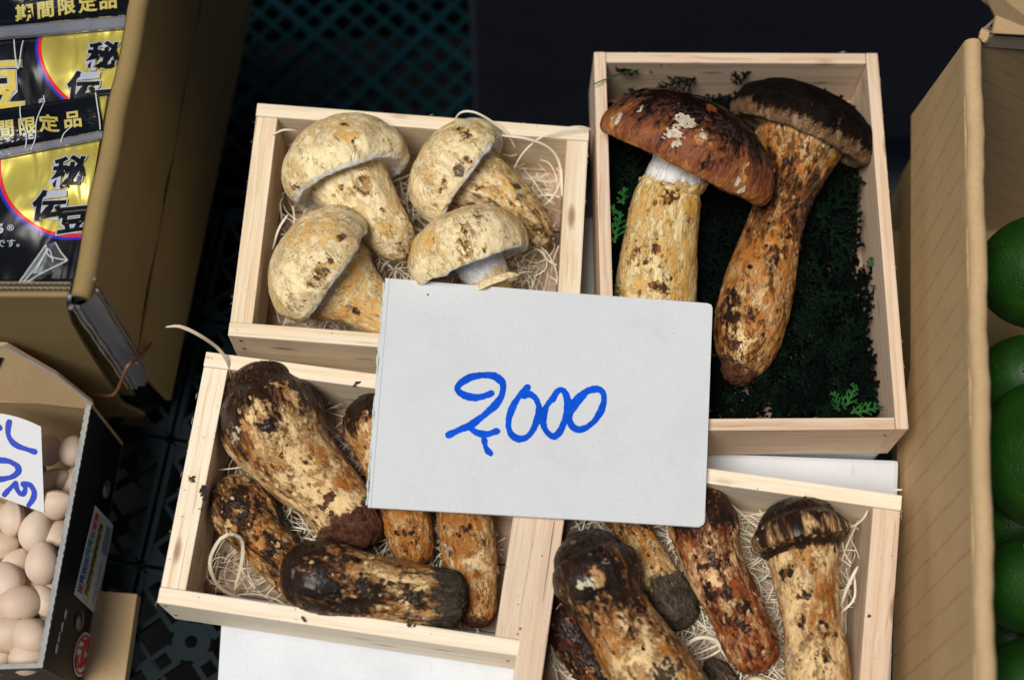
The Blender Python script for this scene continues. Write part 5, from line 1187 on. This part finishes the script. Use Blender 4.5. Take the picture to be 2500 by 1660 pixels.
# ------------------------------------------------------------------ black carton of ginkgo nuts
ZB = -.030
bc = thing('produce_carton', at(60, 1400, -.125), 'low black printed carton at the lower left full of ginkgo nuts', 'carton')
r1, r2 = at(222, 990, ZB), at(103, 1628, ZB); dB = (r2 - r1).normalized(); outB = Vector((-dB.y, dB.x, 0)); outB = outB if outB.x > 0 else -outB
HB = .092; dz = Vector((0, 0, -HB))
wall(bc, 'side_wall', [r1, r1 + dz, r2 + dz, r2], outB, .0026, BLACKC)
S = Soup(); rr = random.Random(6)
n = 90; V = []
for i in range(n + 1):
    p = lerp(r1, r2, i / n); j = .0003 * math.sin(i * 2.4) + rr.uniform(-.0001, .0001)
    for x, z in ((.0003, -.0006), (.0003 + j, .0009), (-.0013 + j * .5, .0004 + abs(j)), (-.0029 + j, .0009), (-.0029, -.0006)): V.append(p + outB * x + Vector((0, 0, z)))
S.add(V, [(5 * i + k, 5 * i + k + 1, 5 * i + 6 + k, 5 * i + 5 + k) for i in range(n) for k in range(4)]); S.mk('cut_edge', plain('raw_grey_edge', (.34, .34, .32), .8, .45, 900), bc)
f1b, f2b = at(-140, 1636, ZB), r2.copy(); frn = Vector((0, -1, 0))
wall(bc, 'front_wall', [f1b, f1b + dz, f2b + dz, f2b], frn, .0026, plain('photo_print', (.20, .15, .10), .35, .4, 25))
S = Soup(); S.bar(f1b + Vector((0, .001, .0008)), f2b + Vector((0, .001, .0008)), .0028, ZB - .001, ZB + .0008); S.mk('cut_edge', bpy.data.materials['raw_grey_edge'], bc)
bk1, bk2 = at(-140, 975, ZB), r1.copy(); wall(bc, 'back_wall', [bk1, bk2, bk2 + dz, bk1 + dz], (0, -1, 0), .0026, C_tan)
V, Fc = hexa(f1b, r2, r1, bk1, ZB - HB, ZB - HB + .003); mk('floor', V, Fc, C_brown, bc)
# standing back flap with a cut corner
by = (bk1.y + bk2.y) / 2 + .001; fn = Vector((0, -1, .35)).normalized(); fp0 = Vector((0, bk2.y, ZB))
def KP(px, py): return on_plane(px, py, fp0, fn)
wall(bc, 'back_flap', [KP(-140, 960), KP(220, 1000), KP(226, 984), KP(140, 915), KP(16, 843), KP(-140, 836)], fn, .0026, C_tan)
S = Soup(); S.tube([KP(*p) + fn * .0002 for p in ((-140, 837), (12, 843), (24, 850), (140, 916), (226, 985))], .0009, 6); S.mk('flap_edge', bpy.data.materials['raw_grey_edge'], bc)
wall(bc, 'dark_tab', [KP(-30, 868) + fn * .001, KP(8, 872) + fn * .001, KP(-12, 912) + fn * .001, KP(-30, 912) + fn * .001], fn, .0006, BLACKC, 0)
# print on the side wall
def SP(px, py, o=.0003): return on_plane(px, py, r1 + outB * o, outB)
def z3(x, y): return (x / 2.8, 1100 + y / 2.8)
def decal(name, pts, mat, o=.0003, parent=bc): return mk(name, [SP(*p, o) for p in pts], [tuple(range(len(pts) - 1, -1, -1))], mat, parent)
def ell(cx, cy, rx, ry, rot, n=36): return [(cx + rx * math.cos(a) * math.cos(rot) - ry * math.sin(a) * math.sin(rot), cy + rx * math.cos(a) * math.sin(rot) + ry * math.sin(a) * math.cos(rot)) for a in (2 * math.pi * k / n for k in range(n))]
WP = plain('white_print', (.72, .74, .76), .4, .1); RP_ = plain('red_print', (.62, .04, .02), .4, .2)
cx, cy = z3(566, 1392)
decal('logo_ring', ell(cx, cy, 21, 55, .16), WP, .0003); decal('logo_disc', ell(cx, cy, 18.5, 50, .16), RP_, .0005); decal('logo_field', ell(cx, cy, 15, 43, .16), WP, .0007); 
lg = [([z3(545, 1480), z3(560, 1440), z3(572, 1360), z3(590, 1310)], 3.6), ([z3(560, 1290), z3(578, 1300), z3(600, 1300), z3(606, 1330), z3(598, 1370)], 4.0), ([z3(536, 1400), z3(530, 1450), z3(545, 1480), z3(575, 1455), z3(590, 1420)], 3.6), ([z3(545, 1345), z3(566, 1350)], 3.6)]
strokes_mesh('logo_glyph', lg, lambda x, y: SP(x, y, .0010), RP_, bc, 1.2, .3)
for ch, (x, y) in zip('愛知県産', ((388, 1350), (405, 1275), (426, 1200), (448, 1118))):
    V, Fc = txt(ch, 1.0, .02); px, py = z3(x, y); ux = SP(px + 6, py - 34) - SP(px, py); ux = dB * -1; uy = Vector((0, 0, 1)); c0 = SP(px, py, .0004)
    k = 20 * PXM * 1.10
    mk('lettering', [c0 + ux * v.x * k * 1.25 - (-uy) * v.y * k for v in V], Fc, WP, bc)
# hand holes
TANH = plain('hole_liner', (.30, .22, .17), .7, .2)
for (x, y, rx, ry) in ((726, 262, 9, 23), (545, 1160, 11, 26)):
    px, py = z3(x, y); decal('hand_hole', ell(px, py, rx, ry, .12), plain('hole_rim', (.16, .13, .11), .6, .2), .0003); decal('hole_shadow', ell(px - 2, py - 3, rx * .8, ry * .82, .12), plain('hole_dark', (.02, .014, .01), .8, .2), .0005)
    decal('hole_liner', ell(px - 3.5, py + 5, rx * .5, ry * .6, .12), TANH, .0007)
# sticker
q = [z3(650, 372), z3(775, 510), z3(655, 1120), z3(505, 980)]
stk = decal('sticker', [q[0], q[1], q[2], q[3]], plain('sticker_paper', (.62, .66, .70), .4, .1), .0004)
def SQ(u, v): # u across, v along
    x = (q[0][0] * (1 - u) + q[1][0] * u) * (1 - v) + (q[3][0] * (1 - u) + q[2][0] * u) * v
    y = (q[0][1] * (1 - u) + q[1][1] * u) * (1 - v) + (q[3][1] * (1 - u) + q[2][1] * u) * v
    return x, y
decal('sticker_band', [SQ(.36, .04), SQ(.62, .04), SQ(.62, .97), SQ(.36, .97)], plain('sticker_yellow', (.62, .58, .28), .4, .1), .0006)
cols = [RP_, RP_, plain('dull_print', (.25, .2, .2), .5, .2), plain('green_print', (.02, .22, .10), .5, .2), plain('green_print_pale', (.05, .28, .20), .5, .2), plain('blue_print', (.03, .12, .45), .5, .2), plain('indigo_print', (.05, .05, .32), .5, .2), plain('indigo_print_deep', (.05, .05, .3), .5, .2), plain('plum_print', (.25, .03, .15), .5, .2)]
rr = random.Random(3)
def marks(u0, u1, v0, v1, n, mat, hw, name):
    st = []
    for k in range(n):
        va = v0 + (v1 - v0) * (k + .15) / n; vb = v0 + (v1 - v0) * (k + .8) / n; um = (u0 + u1) / 2
        vm = (va + vb) / 2; st += [([SQ(u0, va), SQ(u1, va)], hw), ([SQ(u0, vb), SQ(u1, vb)], hw), ([SQ(um, va), SQ(um, vb)], hw)] + ([([SQ(u0, vm), SQ(u1, vm)], hw)] if rr.random() < .6 else [([SQ(u0, va), SQ(u0, vb)], hw)])
    strokes_mesh(name, st, lambda x, y: SP(x, y, .0009), mat, bc, 1.0, .15)
for k in range(9): marks(.12, .30, .04 + .1 * k, .04 + .1 * (k + 1), 1, cols[k], 1.5, 'sticker_print')
marks(.42, .56, .10, .90, 14, INK, .9, 'sticker_print'); marks(.78, .86, .45, .92, 6, RP_, .5, 'sticker_print'); decal('sticker_panel', [SQ(.70, .06), SQ(.95, .06), SQ(.95, .36), SQ(.70, .36)], plain('sticker_grey', (.22, .26, .27), .5, .3, 1200), .0006)
decal('front_red_print', [z3(150, 1492), z3(200, 1492), z3(320, 1548), z3(240, 1546)], RP_, .0003) if False else None
# brown pad of cardboard below
pd = thing('cardboard_pad', at(270, 1550, -.13), 'plain brown cardboard piece standing below the black carton at the lower left', 'cardboard')
P4 = [at(236, 1441, -.122), at(335, 1449, -.122), at(296, 1720, -.122), at(190, 1720, -.122)]
V, Fc = hexa(P4[3], P4[2], P4[1], P4[0], -.1345, -.122); mk('panel', V, Fc, C_tan, pd, bevel=.0006)

# ginkgo nuts
t = NT('ginkgo_shell'); o = t.obj(); rn = t.n('ObjectInfo').outputs['Random']
c = t.mix(rn, (.74, .58, .45), (.64, .46, .32)); c = t.mix(t.mr(t.noise(o, 120, 4, .6), .4, .7, 0, .5), c, (.52, .36, .22)); c = t.mix(t.mr(t.noise(o, 700, 4, .75), .58, .70, 0, .55), c, (.34, .22, .14)); c = t.mix(t.mr(t.noise(o, 60, 3), .52, .68, 0, .5), c, (.84, .78, .70))
NUT = t.fin(c, .5, t.bump(t.noise(o, 700, 4), .00015, .6))
n, m = 30, 40; th = np.linspace(0, np.pi, n)[:, None] * np.ones((1, m)); ph = np.linspace(0, 2 * np.pi, m, endpoint=False)[None] * np.ones((n, 1))
prof = np.sin(th) ** .85 * (1 + .10 * np.cos(th)); hgt = -np.cos(th) * 1.08 - .15 * np.abs(np.cos(th)) ** 8 * np.sign(np.cos(th))
ridge = 1 + .10 * np.exp(-((np.mod(ph, np.pi) - np.pi / 2) / .13) ** 2); el_ = np.where(True, .86, 1)
NV = np.stack([hgt, prof * np.sin(ph) * ridge, prof * np.cos(ph) * .86], -1).reshape(-1, 3); NF = grid_faces(n, m, True)
nme = None; NG = 'ginkgo nuts in the black carton'
nuts = [(118, 1098, 36, 95, 1, -.052), (176, 1100, 34, 85, 1, -.054), (133, 1172, 34, 20, 0, -.058), (184, 1178, 32, 80, 0, -.062), (146, 1232, 40, 15, 2, -.044), (30, 1264, 38, 100, 1, -.050), (88, 1296, 44, 80, 2, -.046), (160, 1310, 40, 60, 0, -.052), (6, 1330, 36, 10, 1, -.052), (107, 1374, 47, 95, 3, -.040),
        (42, 1378, 36, 60, 0, -.056), (14, 1418, 42, 110, 2, -.046), (150, 1420, 34, 80, 1, -.056), (50, 1472, 46, 5, 2, -.045), (118, 1466, 38, 120, 1, -.052), (22, 1548, 44, 40, 2, -.044), (88, 1552, 42, 140, 2, -.042), (70, 1604, 42, 10, 1, -.046), (0, 1615, 30, 50, 0, -.056), (-30, 1250, 40, 20, 1, -.050), (-38, 1480, 40, 80, 1, -.050),
        (60, 1230, 36, 60, 0, -.064), (100, 1230, 34, 10, 0, -.066), (5, 1490, 36, 40, 0, -.060), (80, 1430, 34, 10, 0, -.062), (130, 1530, 34, 30, 0, -.060), (40, 1180, 38, 30, 0, -.062), (80, 1150, 36, 90, 0, -.062), (30, 1100, 38, 40, 0, -.062), (60, 1330, 32, 40, 0, -.066), (150, 1370, 34, 40, 0, -.066), (105, 1600, 30, 80, 0, -.058), (195, 1140, 28, 80, 0, -.070), (-40, 1380, 40, 60, 0, -.055), (-40, 1570, 40, 60, 0, -.055)]
lbl = {0: 'ginkgo nut at the back right touching the corner of the black carton', }
words = ['ginkgo nut just right of the upper edge of the small white card', 'ginkgo nut tucked into the back right corner of the black carton', 'shaded ginkgo nut behind the right edge of the small white card', 'small shaded ginkgo nut against the side wall beside the card', 'rounded ginkgo nut at the lower right corner of the small white card', 'ginkgo nut standing on end just below the small white card', 'blunt upright ginkgo nut below the card with a flat top', 'ginkgo nut squeezed between the black side wall and the biggest nut', 'yellowish ginkgo nut at the left picture edge below the card', 'biggest palest ginkgo nut lying on top in the middle of the carton',
         'pinkish ginkgo nut slanting left of the biggest nut', 'large rounded ginkgo nut at the left picture edge level with the biggest nut', 'ginkgo nut half hidden under the rim below the biggest nut', 'wide ginkgo nut lying flat below the biggest nut', 'ginkgo nut right of the wide flat one beside the rim', 'orange tinted ginkgo nut at the left picture edge near the front', 'ginkgo nut with a sharp ridge line near the front corner', 'frontmost ginkgo nut against the front wall of the carton']
rr = random.Random(21)
for i, (x, y, r_, ang_, lv, z) in enumerate(nuts):
    if nme is None:
        o = mk('ginkgo_nut', NV, NF, NUT, None, world=False, smooth=True); nme = o.data
    else:
        o = bpy.data.objects.new('ginkgo_nut', nme); link(o)
    s = pxr(x, y, z, r_) * rr.uniform(.92, 1.02)
    pos = at(x, y, z); dd_ = (r1 - pos).dot(outB) - .0030
    ext = s * (1.12 if abs(math.cos(R_(ang_))) > .5 else 1.02)
    if dd_ < ext: pos = pos - outB * (ext - dd_)
    mw = Matrix.Translation(pos) @ Matrix.Rotation(R_(ang_), 4, 'Z') @ Matrix.Rotation(rr.uniform(-.35, .35), 4, 'Y') @ Matrix.Rotation(rr.uniform(-.9, .9), 4, 'X') @ Matrix.Diagonal((s, s * rr.uniform(.94, 1.04), s, 1))
    o.matrix_basis = mw; tag(o, words[i] if i < len(words) else 'ginkgo nut lying deep in the gaps of the lower layer in the black carton', 'nut', NG)
# small curved white card with blue writing
t = NT('white_card_stock'); o = t.obj(); CARD2 = t.fin(t.mix(t.noise(o, 500, 3), (.66, .66, .66), (.76, .76, .75)), .7)
wc = thing('price_card', at(20, 1120, -.02), 'small white card with blue handwriting stuck upright among the ginkgo nuts', 'price card')
k0 = at(50, 1240, -.036); cn = Vector((.10, -.55, 1)).normalized()
def CP(px, py, off=0): return on_plane(px, py, k0 + cn * off, cn)
n = 14; V = []; top = []; bot = []
for i in range(n + 1):
    u = i / n; x = -70 + u * 170; top.append((x, 1008 + 34 * u ** 2.2 - 4 * math.sin(u * 3))); bot.append((-70 + u * 178, 1188 + u * 64))
for off in (0, -.0005):
    for tpt, bpt in zip(top, bot):
        for v in (0, .25, .5, .75, 1): V.append(CP(tpt[0] + (bpt[0] - tpt[0]) * v, tpt[1] + (bpt[1] - tpt[1]) * v, off))
m = 5; n1 = (n + 1) * m; Fc = []
for i in range(n):
    for j in range(4): a = i * m + j; Fc += [(a, a + 1, a + m + 1, a + m), (a + n1, a + m + n1, a + m + 1 + n1, a + 1 + n1)]
    for a in (i * m, i * m + 4): Fc.append((a, a + m, a + m + n1, a + n1))
for j in range(4):
    for a in (j, n * m + j): Fc.append((a, a + n1, a + n1 + 1, a + 1))
mk('card', V, Fc, CARD2, wc)
def y2(x, y): return (x / 2.7, 660 + y / 2.7)
st = [([y2(60, 1000), y2(52, 1050), y2(60, 1100), y2(95, 1145), y2(150, 1170), y2(228, 1195)], 6.5), ([y2(-30, 1010), y2(0, 1040)], 7), ([(0, 1123), (22, 1126), (42, 1138), (44, 1152), (28, 1164), (0, 1170), (-18, 1172)], 6.8),
      ([z3(30, 300), z3(65, 260), z3(105, 222)], 6), ([z3(105, 222), z3(115, 260), z3(135, 290), z3(160, 292), z3(172, 260), z3(160, 225)], 6), ([z3(160, 228), z3(205, 235), z3(232, 280), z3(225, 330), z3(195, 372)], 6.5), ([(-25, 1040), (-10, 1075), (-30, 1100)], 6)]
strokes_mesh('handwriting', st, lambda x, y: CP(x, y, .00025), BLUE2, wc, 1.5, .5)
